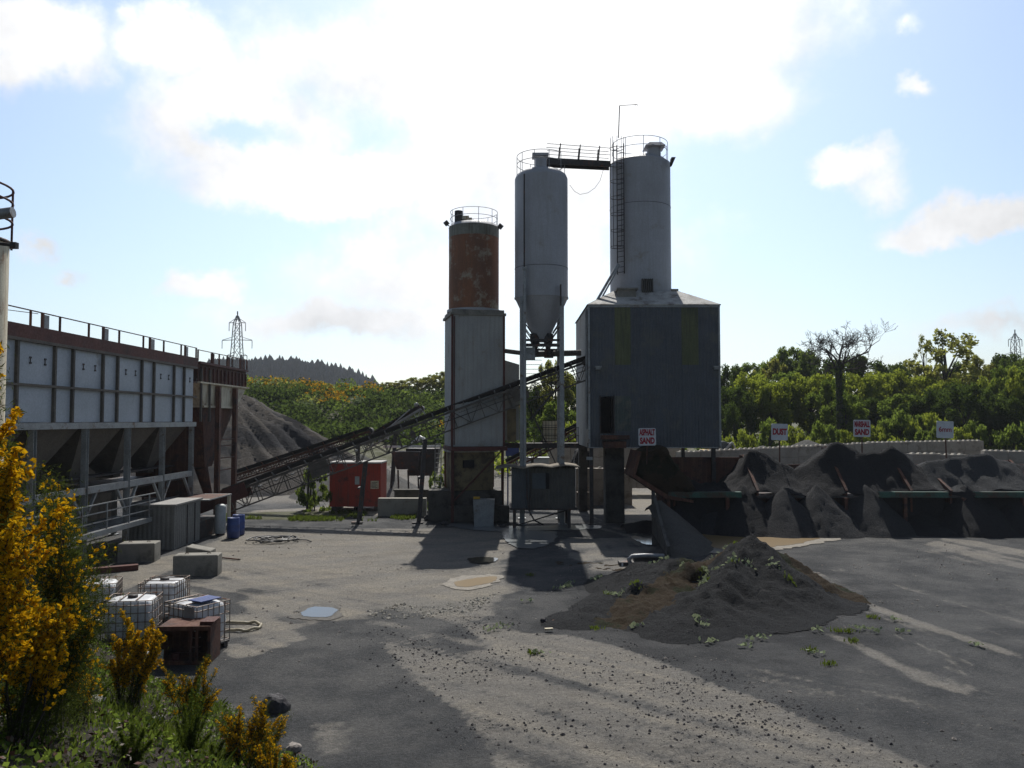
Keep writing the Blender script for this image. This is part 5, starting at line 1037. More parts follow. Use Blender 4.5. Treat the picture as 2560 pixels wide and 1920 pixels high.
# dark hopper machine
Y = 54; K = thing('mobile_hopper', 'dark mobile hopper with a curved pale chute standing left of the pale tower', 'hopper', (xat(1030, Y), Y, 0))
mb = MB(); mb.frus((xat(1022, Y), Y), .7, .7, zat(1172, Y), (xat(1018, Y), Y), .95, .9, zat(1128, Y)); mb.frus((xat(1055, Y), Y+1), .9, .8, zat(1190, Y), (xat(1055, Y), Y+1), 1.1, .9, zat(1122, Y)); mb.build('body', MT['dsteel'], K)
mb = MB()
for px in (995, 1020, 1045, 1075): mb.bar(at(px, 1175, Y), (xat(px, Y)+.1, Y, 0), .1)
mb.build('leg', MT['dsteel'], K)
mb = MB(); mb.path([at(a, b, Y) for a, b in ((1040,1102),(1050,1092),(1058,1096),(1063,1112))], .13, 8); mb.path([at(a, b, Y-.2) for a, b in ((1028,1108),(1040,1098),(1052,1104))], .05, 6); mb.build('curved_chute', MT['white'], K)
mb = MB(); mb.bar(at(958, 1117, Y), at(1103, 1115, Y), .1, .14); mb.build('top_rail', MT['white'], K)
# small container near tower foot
Y = 42.3; K = thing('grey_bin', 'tilted pale grey plastic bin with a yellow cap at the foot of the dark plinth', 'bin', (xat(1210, Y), Y, 0))
mb = MB(); mb.frus((xat(1210, Y), Y+.3), .5, .35, 0, (xat(1210, Y), Y+.3), .56, .42, zat(1249, Y))
mb.build('body', MT['gsteel'], K); mb = MB(); c = at(1192, 1247, Y); mb.box(c.x-.18, c.x+.16, Y, Y+.3, c.z-.02, c.z+.09); mb.build('cap', MT['yel'], K)
# ---------------- intermediate bulk containers
def ibc_parts():
    K = thing('bulk_container', 'x', 'bulk container', (0,0,0), 'caged bulk containers dumped below the bank'); w, d, h = 1.16, .96, 1.0; z0 = .16
    bm = bmesh.new(); bmesh.ops.create_cube(bm, size=1); bmesh.ops.scale(bm, vec=(w-.06, d-.06, h-.06), verts=bm.verts); bmesh.ops.translate(bm, vec=(0, 0, z0+h/2), verts=bm.verts)
    bmesh.ops.subdivide_edges(bm, edges=bm.edges, cuts=13, use_grid_fill=True)
    for v in bm.verts:                     # blow moulded ribs and soft corners
        x, y, z = v.co; ex = abs(x)/(w/2-.03); ey = abs(y)/(d/2-.03); ez = abs(z-z0-h/2)/(h/2-.03)
        s = max(0, ex+ey+ez-2)*.10+max(0, min(ex, ey)-.86)*.35+max(0, min(max(ex, ey), ez)-.86)*.35; g = .012*math.cos((x if ey > ex else y)*26)
        v.co.x *= 1-s+(g if ex > .98 else 0); v.co.y *= 1-s+(g if ey > .98 else 0); v.co.z -= (z-z0-h/2)*s*.8
    m = bpy.data.meshes.new('tank'); bm.to_mesh(m); bm.free(); m.materials.append(MT['plastic']); m.polygons.foreach_set('use_smooth', [True]*len(m.polygons)); tk = mobj('tank', m, K)
    mb = MB(); mb.lathe((0,0,0), [(.12, z0+h-.05), (.12, z0+h+.03), (.01, z0+h+.04)], 16); mb.build('lid', MT['dsteel'], None).parent = tk
    mb = MB(); r = .012; hw, hd = w/2+.01, d/2+.01
    for z in (z0+.03, z0+.25, z0+.46, z0+.68, z0+.87, z0+h-.02): mb.path([(-hw, -hd, z), (hw, -hd, z), (hw, hd, z), (-hw, hd, z)], r, 5, True)
    for i in range(8):
        x = -hw+2*hw*i/7
        for y in (-hd, hd): mb.tube((x, y, z0), (x, y, z0+h-.02), r, 5)
    for i in range(1, 6):
        y = -hd+2*hd*i/6
        for x in (-hw, hw): mb.tube((x, y, z0), (x, y, z0+h-.02), r, 5)
    for x in (-.2, .2): mb.tube((x, -hd, z0+h), (x, hd, z0+h), .014, 5)
    mb.build('cage', MT['cageg'], None).parent = K
    mb = MB(); mb.box(-hw, hw, -hd, hd, .11, .15)
    for x in (-.5, 0, .5):
        for y in (-.4, 0, .4): mb.box(x-.07, x+.07, y-.06, y+.06, 0, .11)
    mb.build('pallet', MT['dsteel'], None).parent = K
    return K
ib = ibc_parts()
def place(o, px, py, rz, label): c = gp(px, py); o.location = (c.x, c.y, Hs(c.x, c.y)); o.rotation_euler.z = rz; o['label'] = label
place(ib, 410, 1552, PI/2+.06, 'caged white bulk container at the back of the group, nearest the largest block')
def ibc(px, py, rz, label): o = dup(ib, (0,0,0)); place(o, px, py, rz, label); return o
ibc(238, 1556, .30, 'caged white bulk container furthest into the gorse, behind the teal box')
ibc(330, 1606, .18, 'caged white bulk container in the middle of the group, with a blue drum before it')
o = ibc(492, 1618, -.52, 'caged white bulk container with a grey plate, behind the rusty open box')
mb = MB(); mb.box(.16, .52, -.515, -.505, .70, 1.12); pl = mb.build('grey_plate', MT['gsteel'], None); pl.parent = o
mb = MB(); mb.box(.02, .5, -.3, .3, 1.2, 1.225); pl = mb.build('blue_sheet', MT['blue'], None); pl.parent = o
# crate on the raised walkway
Y = 46.4; x0, x1 = xat(1357, Y), xat(1402, Y); z0, z1 = zat(1110, Y)+.06, zat(1052, Y)
K = thing('caged_crate', 'tan caged container standing on the walkway behind the silo legs', 'container', ((x0+x1)/2, Y, z0))
mb = MB(); mb.box(x0, x1, Y, Y+.45, z0+.1, z1); mb.build('tank', MT['cream'], K); mb = MB()
for i in range(7): x = x0+(x1-x0)*i/6; mb.bar((x, Y-.02, z0), (x, Y-.02, z1+.02), .02)
for i in range(6): z = z0+(z1-z0)*i/5; mb.bar((x0, Y-.02, z), (x1, Y-.02, z), .02)
mb.build('cage', MT['dsteel'], K)
# rusty open box, barrel, slab, teal box, planks, hose, coil
c = gp(474, 1648); K = thing('rusty_box', 'open fronted rusty steel box standing before the caged container with the grey plate', 'steel box', (c.x, c.y, 0)); K.rotation_euler.z = .05
mb = MB(); w, d, h = 1.16, .8, .86
mb.box(-w/2, w/2, d/2-.03, d/2, 0, h); mb.box(-w/2, -w/2+.03, -d/2, d/2-.03, 0, h); mb.box(w/2-.03, w/2, -d/2, d/2-.03, 0, h); mb.box(-w/2+.03, w/2-.03, -d/2, d/2-.03, .02, .06); mb.box(-w/2+.03, w/2-.03, -d/2, d/2-.03, h-.04, h)
mb.build('shell', MT['rust'], None).parent = K
mb = MB()
for x in (-w/2, .16, .30, w/2): mb.box(x-.03, x+.03, -d/2-.04, -d/2, 0, h)
mb.box(-w/2, w/2, -d/2-.045, -d/2-.01, h-.09, h+.01); mb.box(-w/2, w/2, -d/2-.045, -d/2-.01, 0, .08); mb.build('frame', MT['rust'], None).parent = K
mb = MB(); mb.frus((.46, -.1), .14, .22, h, (.5, -.1), .16, .25, h+.09); mb.tube((-.25, -.2, .06), (-.25, -.2, .2), .1, 10); mb.build('fittings', MT['rustred'], None).parent = K
c = gp(356, 1600); mb = MB(); mb.tube((c.x-.32, c.y, .22+Hs(c.x, c.y)), (c.x+.3, c.y+.05, .22+Hs(c.x, c.y)), .13, 16); single('blue_drum', mb, MT['blue'], 'small blue plastic drum lying on its side by the middle bulk container', 'drum', (c.x, c.y, 0))
c = gp(200, 1560); z = Hs(c.x, c.y); mb = MB(); mb.prism([(c.x-.5, c.y, z-.1), (c.x+.75, c.y, z-.1), (c.x+.62, c.y, z+.42), (c.x+.30, c.y, z+.46)], (.1, 1.1, 0)); single('concrete_slab', mb, MT['conc'], 'tilted broken concrete slab lying under the gorse by the bulk containers', 'slab', (c.x, c.y, z))
c = gp(254, 1564); z = Hs(c.x, c.y); mb = MB(); mb.frus((c.x, c.y+.3), .22, .3, z-.05, (c.x, c.y+.3), .26, .34, z+.45); mb.box(c.x-.28, c.x+.28, c.y-.06, c.y+.66, z+.45, z+.5); single('teal_box', mb, MT['cabinb'], 'dark teal plastic box between the tilted slab and the middle container', 'box', (c.x, c.y, z))
c = gp(377, 1668); mb = MB(); mb.frus((c.x, c.y+.15), .15, .14, 0, (c.x, c.y+.15), .16, .15, .31); mb.tube((c.x, c.y+.1, .31), (c.x, c.y+.1, .36), .05, 10); single('white_canister', mb, MT['plastic'], 'small white plastic canister half hidden behind gorse beside the rusty box', 'canister', (c.x, c.y, 0))
for k, (a, b, lab) in enumerate((((175,1582), (300,1572), 'weathered plank nearest the bulk containers'), ((150,1602), (300,1590), 'long plank lying below the other at the foot of the bank'), ((215,1592), (285,1572), 'short plank leaning across the long one'))):
    p, q = gp(*a), gp(*b); p.z = Hs(p.x, p.y)+.18; q.z = Hs(q.x, q.y)+.22; mb = MB(); mb.bar(p, q, .16, .05); single('plank', mb, MT['wood'], lab, 'plank', tuple(p), 'scrap planks')
c = gp(612, 1570); mb = MB(); pts = []
for i in range(26): A = -1.9+3.8*i/25; pts.append((c.x+.42*math.cos(A)-.0, c.y+.42*math.sin(A)*1.0, .05+.02*math.sin(i)))
pts = [(c.x-.65, c.y-.44, .05)]+pts+[(c.x-.7, c.y+.44, .05)]; mb.path(pts, .04, 8); single('hose', mb, MT['hose'], 'loop of thick beige hose lying on the ground beside the bulk containers', 'hose', (c.x, c.y, 0))
c = gp(683, 1353); mb = MB(); pts = []; rr = random.Random(4)
for i in range(150): A = i*.26; r = .75+.28*math.sin(i*.09)+rr.uniform(-.03, .03); pts.append((c.x+r*math.cos(A)+.2*math.sin(i*.05), c.y+r*math.sin(A)*.8, .05+.10*abs(math.sin(i*.37))))
pts += [(c.x+1.0, c.y+.1, .05), (c.x+1.5, c.y+.15, .04), (c.x+1.85, c.y-.35, .04)]; mb.path(pts, .028, 5); single('cable_coil', mb, MT['cable'], 'tangled coil of black cable lying on the pale yard', 'cable', (c.x, c.y, 0))
# bent beam with dark end behind the mound
K = thing('crash_barrier', 'pale curved beam with a dark boxed end lying just behind the gravel mound', 'steel frame', tuple(gp(1600, 1424)))
a, b = at(1572, 1395, 31), at(1660, 1390, 31); mb = MB(); mb.path([at(1576, 1410, 31), at(1572, 1398, 31), at(1580, 1391, 31), at(1610, 1389, 31), b], .085, 8); mb.build('beam', MT['galv'], K)
c = at(1566, 1410, 31.1); mb = MB(); mb.box(c.x-.28, c.x+.3, 31.0, 31.5, 0, c.z+.08); mb.box(c.x+.3, c.x+1.3, 31.1, 31.4, .1, .42); mb.build('boxed_end', MT['dsteel'], K); mb = MB(); mb.box(c.x-.20, c.x-.14, 30.99, 31.0, c.z-.15, c.z+.05); mb.build('reflector', MT['white'], K)
# rocks
def rock(name, px, py, s, label, mat, Zs=.75, seed=0, cat='rock', g=None):
    c = gp(px, py); z = Hs(c.x, c.y)
    if z > .05:
        for Y in np.arange(8, 30, .1):
            q = at(px, py, Y)
            if q.z < Hs(q.x, q.y): c = q; z = Hs(q.x, q.y); break
    bm = bmesh.new(); bmesh.ops.create_icosphere(bm, subdivisions=3, radius=1)
    for v in bm.verts:
        n = mnoise.fractal(v.co*1.3+Vector((seed*3.1, 0, 0)), 1, 2, 4); v.co = v.co*(1+.28*n); v.co.z *= Zs
    bmesh.ops.scale(bm, vec=(s, s, s), verts=bm.verts); bmesh.ops.translate(bm, vec=(0, 0, s*.35), verts=bm.verts)
    m = bpy.data.meshes.new(name); bm.to_mesh(m); bm.free(); m.materials.append(mat); o = mobj(name, m); o.location = (c.x, c.y, z); return tag(o, label, cat, g)
rock('rock', 689, 1772, .26, 'jagged black rock at the foot of the gorse bank', MT['rock'], .8, 2)
rock('rock', 735, 1872, .13, 'smaller grey rock beside a hollow stone near the front gorse', MT['rockl'], .6, 3)
rock('rock', 1359, 1554, .09, 'fist sized black rock lying on the dark ground left of the mound', MT['rock'], .9, 4)
rock('rock', 1384, 1554, .06, 'small reddish rock beside the fist sized black one', MT['rust'], .8, 5)
rock('rock', 235, 1765, .13, 'flat stone showing between plants on the bank', MT['conc'], .4, 6)
rock('rock', 395, 1805, .10, 'stone on the bank closest to the tall gorse sprig', MT['conc'], .4, 7)
a, b = gp(1362, 1579), gp(1382, 1578); a.z = b.z = .06; mb = MB(); mb.bar(a, b, .09, .05); single('timber_offcut', mb, MT['cream'], 'short pale timber offcut at the tip of the mound', 'timber', tuple(a))
# ---------------- pylons
def pylon(px, pt, Y, label, base):
    c = at(px, pt, Y); h = c.z-base; K = thing('electricity_pylon', label, 'pylon', (c.x, Y, base), 'electricity pylons'); mb = MB(); Hh = lambda f: base+h*f
    lv = [0, .18, .36, .52, .66, .78, .88, .955]; wd = [4.2, 3.3, 2.6, 2.1, 1.75, 1.5, 1.25, .3]
    for i in range(len(lv)-1):
        for s in (-1, 1):
            for t_ in (-1, 1):
                mb.bar((c.x+s*wd[i], Y+t_*wd[i], Hh(lv[i])), (c.x+s*wd[i+1], Y+t_*wd[i+1], Hh(lv[i+1])), .28)
            mb.bar((c.x+s*wd[i], Y-wd[i], Hh(lv[i])), (c.x-s*wd[i+1], Y-wd[i+1], Hh(lv[i+1])), .16); mb.bar((c.x+s*wd[i], Y+wd[i], Hh(lv[i])), (c.x-s*wd[i+1], Y+wd[i+1], Hh(lv[i+1])), .16)
        mb.bar((c.x-wd[i+1], Y, Hh(lv[i+1])), (c.x+wd[i+1], Y, Hh(lv[i+1])), .2)
    mb.bar((c.x, Y, Hh(.95)), (c.x, Y, Hh(1)), .4); mb.build('lattice', MT['pyl'], K)
    mb = MB(); ins = MB()
    for f, w in ((.89, 3.4), (.72, 6.2), (.57, 4.2)):
        for s in (-1, 1):
            mb.bar((c.x+s*1.2, Y, Hh(f)), (c.x+s*w, Y, Hh(f)-.2), .26); mb.bar((c.x+s*1.2, Y, Hh(f)+1.4), (c.x+s*w, Y, Hh(f)-.1), .18); ins.bar((c.x+s*w, Y, Hh(f)-.3), (c.x+s*w, Y, Hh(f)-3.6), .22)
    mb.build('cross_arm', MT['pyl'], K); ins.build('insulator', MT['pyl'], K)
pylon(594, 778, 330, 'lattice electricity pylon rising behind the rusty feed bin', 8)
pylon(2537, 824, 400, 'lattice electricity pylon rising over the trees above the 6mm sign', 6)

# ---------------- clutter seen under and behind the towers
Y = 51; x0, x1 = xat(1440, Y), xat(1474, Y); K = thing('wire_crate', 'wire mesh crate of scrap standing beyond the cabin, below the low block wall', 'crate', ((x0+x1)/2, Y, 0)); z0, z1 = zat(1241, Y), zat(1219, Y)
mb = MB(); mb.box(x0+.05, x1-.05, Y+.05, Y+.7, 0, z0+.25); mb.build('contents', MT['wood'], K); mb = MB()
for i in range(8): x = x0+(x1-x0)*i/7; mb.bar((x, Y, 0), (x, Y, z1), .03)
for i in range(5): z = z1*i/4+.02; mb.bar((x0, Y, z), (x1, Y, z), .03)
mb.build('mesh_side', MT['cageg'], K)
a, b = at(1264, 1120, 54), at(1298, 1140, 54); mb = MB(); mb.box(a.x, b.x, 54, 54.4, b.z, a.z); mb.box(a.x+.1, a.x+.2, 54.1, 54.3, 0, b.z); mb.box(b.x-.2, b.x-.1, 54.1, 54.3, 0, b.z); single('blue_board', mb, MT['blue'], 'bright blue board on two posts behind the pale tower base', 'board', (a.x, 54, b.z))
a, b = at(1312, 1146, 56), at(1372, 1164, 56); mb = MB(); mb.box(a.x, b.x, 56, 57.2, 0, a.z); mb.box(a.x-.05, b.x+.05, 55.95, 57.25, a.z, a.z+.06); single('storage_box', mb, MT['tankg'], 'pale grey storage box beyond the cabin roof, between the silo legs', 'box', ((a.x+b.x)/2, 56, 0))
rock('boulder', 1578, 1214, .5, 'tan boulder lying beyond the column of the blue grey building', MT['rockl'], .8, 12)
rock('boulder', 1600, 1212, .38, 'smaller boulder beside the tan one beyond the building column', MT['conc'], .8, 13)
for k, (px, py, s_, lab) in enumerate(((1075, 1300, .34, 'dark lump of spoil against the plinth of the pale tower'), (1112, 1312, .22, 'small dark lump of spoil in front of the tower plinth'), (1256, 1318, .2, 'dark lump beside the tilted grey bin'))): rock('spoil_lump', px, py, s_, lab, MT['rock'], .6, 20+k)
Y = 40.6; heap('spill_heap', 'low black spill of grit on the ground between the column and the wing wall', 'spill', lambda X, Y_: cone(X, Y_, xat(1620, 40.6), 41.2, 1.7, .5, 1.3, .8)+fbm(X, Y_, 2, 4, 140)*.2, xat(1560, 40.6), xat(1670, 40.6), 38.8, 43, .1, [HK], group='spills below the bays')
# ================================================================== VEGETATION
def leafquads(C, size, rng, flat=.5):
    """random little quads round centres C (n,3)"""
    n = len(C); a = rng.normal(size=(n, 3)); a /= np.linalg.norm(a, axis=1)[:, None]; b = rng.normal(size=(n, 3)); b -= (a*b).sum(1)[:, None]*a; b /= np.linalg.norm(b, axis=1)[:, None]
    s = (size*rng.uniform(.6, 1.4, n))[:, None]; u = a*s; v = b*s*flat
    V = np.stack([C-u, C+v*.9, C+u, C-v*.9], 1).reshape(-1, 3); F = np.arange(4*n).reshape(-1, 4); return V, F
def crown_points(n, nclump, rx, rz, rng, hollow=.35, clump=.28, flatbase=.35):
    cc = rng.normal(size=(nclump, 3)); cc /= np.linalg.norm(cc, axis=1)[:, None]; cc *= rng.uniform(hollow, 1, (nclump, 1))**.6
    cc[:, 2] = np.where(cc[:, 2] < -flatbase, -flatbase*rng.random(nclump), cc[:, 2]); cr = rng.uniform(.5, 1.3, nclump)*clump
    w = cr**2; k = rng.choice(nclump, n, p=w/w.sum()); q = rng.normal(size=(n, 3)); q /= np.linalg.norm(q, axis=1)[:, None]; q *= (rng.random((n, 1))**.5)
    q[:, 2] *= .75; P = cc[k]+q*cr[k][:, None]; return P*np.array([rx, rx, rz]), cc*np.array([rx, rx, rz])
def tree_kind(seed, h, rx, rz, nleaf, nclump, lsize, leaf, bark='bark', clump=.28, hollow=.35, trunk=.25, zc=None, flatbase=.35, limbs=7):
    rng = np.random.default_rng(seed); zc = h-rz if zc is None else zc
    P, cc = crown_points(nleaf, nclump, rx, rz, rng, hollow, clump, flatbase); P[:, 2] += zc; V, F = leafquads(P, lsize, rng, .6)
    K = thing('tree', 'x', 'tree', (0,0,0)); cr = mobj('crown', npmesh('crown', V, F, MT[leaf]), K)
    mb = MB(); lean = rng.uniform(-.3, .3, 2); top = Vector((lean[0], lean[1], zc)); mb.path([(0,0,-.6), (lean[0]*.3, lean[1]*.3, zc*.4), tuple(top), (top.x*1.3, top.y*1.3, zc+rz*.5)], [trunk*1.3, trunk, trunk*.7, trunk*.2], 7)
    for j in range(limbs):
        c = cc[j % nclump]; s = Vector((lean[0]*.6, lean[1]*.6, zc*rng.uniform(.5, 1.0))); e = Vector((c[0]*.9, c[1]*.9, c[2]*.9+zc)); m = s.lerp(e, .5)+Vector((0, 0, rng.uniform(-.2, .5)))
        mb.path([s, m, e], [trunk*.45, trunk*.3, trunk*.08], 5)
    mb.build('trunk', MT[bark], None).parent = K; return K
kinds = {
 'light': tree_kind(11, 8.0, 3.4, 3.4, 11500, 85, .15, 'leafA', clump=.21, flatbase=.7),
 'mid': tree_kind(12, 9.0, 3.2, 3.8, 11500, 80, .15, 'leafB', clump=.21, flatbase=.6),
 'dark': tree_kind(13, 9.5, 3.4, 4.2, 11500, 80, .155, 'leafC', clump=.23, flatbase=.9),
 'olive': tree_kind(14, 8.5, 3.3, 3.2, 9500, 70, .15, 'leafD', clump=.20, flatbase=.5),
 'bushl': tree_kind(15, 3.4, 2.4, 1.9, 4200, 40, .13, 'leafA', clump=.26, trunk=.08, flatbase=1, zc=1.3),
 'bushm': tree_kind(16, 3.2, 2.3, 1.8, 4200, 40, .13, 'leafB', clump=.26, trunk=.08, flatbase=1, zc=1.2),
 'sparse': tree_kind(17, 11.5, 3.6, 4.0, 2300, 60, .17, 'leafD', clump=.14, hollow=.3, trunk=.22, flatbase=.5, limbs=22)}
used_kind = set()
DESC = {'light': 'yellow green tree', 'mid': 'mid green tree', 'dark': 'dark tree', 'olive': 'olive green tree', 'sparse': 'thinly leaved tree with bare limbs showing', 'bushl': 'yellow green bush', 'bushm': 'mid green bush'}
def plant(kind, px, top, Y, label, wpx=None, group=None, rz=None, cat='tree'):
    K = kinds[kind]; x = xat(px, Y); b = Hs(x, Y)-.1; h = zat(top, Y)-b
    h0 = {'light': 8.0, 'mid': 9.0, 'dark': 9.5, 'olive': 8.5, 'bushl': 3.2, 'bushm': 3.0, 'sparse': 11.5}[kind]; r0 = {'light': 3.4, 'mid': 3.2, 'dark': 3.4, 'olive': 3.3, 'bushl': 2.4, 'bushm': 2.3, 'sparse': 3.6}[kind]
    sz = h/h0; sx = sz if wpx is None else (wpx/2000*Y/2)/r0
    rz = random.uniform(0, 6.28) if rz is None else rz
    if kind not in used_kind: used_kind.add(kind); o = K; o.location = (x, Y, b); o.rotation_euler.z = rz; o.scale = (sx, sx, sz)
    else: o = dup(K, (x, Y, b), rz, (sx, sx, sz))
    o['label'] = label; o['category'] = cat
    if cat == 'bush': o.name = 'bush'
    if group: o['group'] = group
    elif 'group' in o: del o['group']
    return o
# right hand wood: back row, front row, bushes
back = [('dark', 1822, 905, 92, 90), ('mid', 1868, 908, 96, 110), ('olive', 1925, 895, 98, 110), ('mid', 1965, 868, 100, 120), ('mid', 2020, 874, 98, 120), ('dark', 2070, 888, 95, 110), ('dark', 2175, 880, 92, 140), ('dark', 2225, 900, 96, 110),
        ('olive', 2275, 918, 100, 110), ('olive', 2330, 912, 98, 100), ('mid', 2400, 905, 90, 110), ('olive', 2455, 884, 88, 90), ('olive', 2495, 900, 90, 90), ('dark', 2540, 872, 86, 130), ('mid', 2590, 880, 84, 120)]
front = [('dark', 1838, 960, 76, 110), ('light', 1880, 925, 80, 120), ('light', 1925, 940, 78, 120), ('mid', 1975, 930, 82, 130), ('light', 2030, 925, 80, 130), ('mid', 2075, 950, 76, 110), ('light', 2150, 922, 84, 140), ('light', 2215, 918, 86, 130), ('light', 2290, 932, 84, 140), ('mid', 2245, 985, 74, 120),
         ('dark', 2190, 990, 78, 130), ('dark', 2330, 965, 74, 120), ('light', 2365, 940, 80, 110), ('dark', 2425, 950, 70, 140), ('light', 2480, 935, 76, 100), ('mid', 2530, 915, 72, 130), ('light', 2575, 905, 70, 120), ('dark', 1812, 1000, 72, 70), ('mid', 2110, 985, 73, 110), ('dark', 2550, 985, 68, 120), ('dark', 2480, 1000, 69, 100)]
bush = [('bushl', 1850, 1062, 66, 90), ('bushm', 1935, 1048, 68, 110), ('bushl', 2000, 1055, 70, 90), ('bushm', 2065, 1055, 67, 100), ('bushl', 2140, 1065, 68, 110), ('bushl', 2205, 1052, 69, 110), ('bushm', 2255, 1028, 71, 130), ('bushl', 2310, 1020, 70, 120), ('bushm', 2330, 1068, 66, 90), ('bushl', 2400, 1058, 67, 100), ('bushm', 2450, 1055, 66, 110), ('bushm', 2520, 1062, 65, 120), ('bushm', 2575, 1055, 64, 120), ('bushl', 1805, 1075, 68, 80)]
wh = {'back': 'in the wood\'s back row', 'front': 'in the wood\'s front row', 'bush': 'at the wood\'s foot'}
def spot(px):
    for lim, s in ((1835, 'right against the clad building'), (1890, 'just beside the clad building'), (1945, 'left of the DUST sign'), (1990, 'straight above the DUST sign'), (2035, 'right of the DUST sign'), (2085, 'left of the bare dead tree'), (2125, 'right behind the dead tree trunk'), (2160, 'above the MARSHALL SAND sign'), (2200, 'right of the MARSHALL SAND sign'), (2235, 'midway between the MARSHALL SAND and 6mm signs'), (2265, 'just past midway between the last two signs'), (2300, 'well left of the 6mm sign'), (2345, 'just left of the 6mm sign'), (2375, 'above the 6mm sign'), (2410, 'just right of the 6mm sign'), (2440, 'right of the thinly leaved tree'), (2470, 'some way beyond the thinly leaved tree'), (2505, 'close to the distant pylon'), (2552, 'under the distant pylon'), (3000, 'at the very edge past the pylon')):
        if px < lim: return s
for nm, L_ in (('back', back), ('front', front), ('bush', bush)):
    for k, px, tp, Y, w in L_: plant(k, px, tp, Y, DESC[k]+' '+wh[nm]+', '+spot(px), w, 'trees and bushes of the wood beyond the walls', cat='bush' if nm == 'bush' else 'tree')
plant('sparse', 2372, 822, 84, 'tall thinly leaved tree with forked bare limbs rising above the 6mm sign', 210)
plant('sparse', 2318, 838, 86, 'slender thinly leaved tree joined to the taller one above the 6mm sign', 90)
plant('olive', 1385, 898, 74, 'olive tree seen between the silo legs', 110); plant('mid', 1430, 935, 76, 'mid green tree beside the blue grey building, seen past the silo leg', 80); plant('dark', 1350, 960, 74, 'dark tree between the silo legs, lowest part hidden by the walkway', 100); plant('mid', 1395, 1000, 70, 'mid green tree in front, seen through the silo legs', 110)
plant('bushl', 1420, 1040, 64, 'yellow green bush behind the caged crate on the walkway', 90, cat='bush')
plant('bushm', 790, 1168, 49.8, 'tall leafy bush growing against the red container', 88, cat='bush'); plant('bushm', 1093, 1180, 46.5, 'green creeper bush at the foot of the ladder by the pale tower', 44, cat='bush')
for k, (px, tp, Y, w) in enumerate(((1105, 928, 118, 60), (1075, 935, 122, 60), (1040, 943, 120, 70), (1130, 930, 112, 60), (1002, 950, 121, 60), (968, 955, 123, 60))):
    plant('olive', px, tp, Y, ('olive green tree on the skyline touching the pale tower', 'second skyline tree left of the pale tower', 'lowest skyline tree where the gorse ridge meets the pale tower', 'skyline tree mostly hidden behind the pale tower', 'small skyline tree above the steep conveyor head', 'skyline tree next to the end of the forested hill')[k], w)
# ---------------- dead tree, ivy clad
def branchy(mb, p, d, L, r, lvl, rng, maxl):
    n = 4; pts = [p]; rs = [r]
    for i in range(n):
        d = (d+Vector(rng.normal(0, .17, 3))+Vector((0, 0, .05))).normalized(); p = p+d*L/n; pts.append(p); rs.append(r*(1-.45*(i+1)/n))
    mb.path(pts, rs, 5 if lvl > 1 else 7)
    if lvl >= maxl: return
    for k in range(int(rng.integers(3, 5))):
        i = int(rng.integers(1, n+1)); a = rng.uniform(0, 6.28); s = d.orthogonal().normalized(); s = Matrix.Rotation(a, 3, d) @ s; nd = (d*.65+s*rng.uniform(.6, 1.0)+Vector((0,0,.12))).normalized()
        branchy(mb, pts[i], nd, L*rng.uniform(.52, .74), max(rs[i]*.62, .016), lvl+1, rng, maxl)
rng = np.random.default_rng(3); Y = 72; x = xat(2100, Y); b = Hs(x, Y); zf = zat(905, Y)
K = thing('dead_tree', 'tall bare dead tree with an ivy clad trunk and spreading leafless branches', 'tree', (x, Y, b)); mb = MB()
mb.path([(x+.1, Y, b-.5), (x, Y, b+3), (x-.05, Y, zf-1.5), (x, Y, zf)], [.42, .32, .28, .24], 10)
mb.build('trunk', MT['ivy'], K); mb = MB()
for (ax, az, L, r) in ((-.75, .65, 2.3, .17), (-.35, 1.0, 2.6, .2), (.1, 1.0, 2.7, .2), (.5, .9, 2.5, .18), (.95, .5, 3.2, .17), (-1.1, .38, 2.3, .13), (1.25, .32, 2.6, .12), (.7, .7, 2.6, .13)):
    branchy(mb, Vector((x, Y, zf-rng.uniform(0, 1.2))), Vector((ax, rng.uniform(-.5, .5), az)).normalized(), L*.87, r*.60, 0, rng, 4)
mb.build('branches', MT['bark'], K)
n = 1500; P = np.stack([x+rng.normal(0, .26, n), Y+rng.normal(0, .26, n), rng.uniform(b, zf-.2, n)], -1); V, F = leafquads(P-np.array([x, Y, b]), .14, rng); mobj('ivy', npmesh('ivy', V, F, MT['leafC']), K)
# ---------------- gorse covered hillside (countless): one mass
def thicket(name, label, n, xr, yr, mats, wts, lsz, per, hh, cond=None, seed=1):
    rng = np.random.default_rng(seed); x = rng.uniform(*xr, n*3); y = rng.uniform(*yr, n*3)
    if cond is not None: k = cond(x, y); x, y = x[k], y[k]
    x, y = x[:n], y[:n]; n = len(x); z = H(x, y); Vs, Fs, Ms, off = [], [], [], 0
    sel = rng.random(n)*.35+vnoise(x, y, .11, seed)*.75; cuts = np.cumsum(wts)/np.sum(wts); mi = np.searchsorted(cuts, np.clip((sel-.18)/.74, 0, .999))
    for i in range(n):
        r = rng.uniform(.7, 1.5)*hh; q = rng.normal(size=(per, 3)); q /= np.linalg.norm(q, axis=1)[:, None]; q *= rng.random((per, 1))**.4; q[:, 2] = np.abs(q[:, 2]); q *= np.array([r, r, r*rng.uniform(.7, 1.3)])
        q += np.array([x[i], y[i], z[i]-.1]); V, F = leafquads(q, lsz, rng, .7); Vs.append(V); Fs.append(F+off); off += len(V)
        base = mi[i]
        mm = np.full(per, base)
        if base >= len(mats)-2: mm = np.where((rng.random(per) < .45) | (q[:, 2]-z[i] < r*.35), 1, base)
        Ms.append(mm)
    o = mobj(name, npmesh(name, np.concatenate(Vs), np.concatenate(Fs), [MT[m] for m in mats], np.concatenate(Ms))); o['kind'] = 'stuff'; tag(o, label, 'thicket'); return o
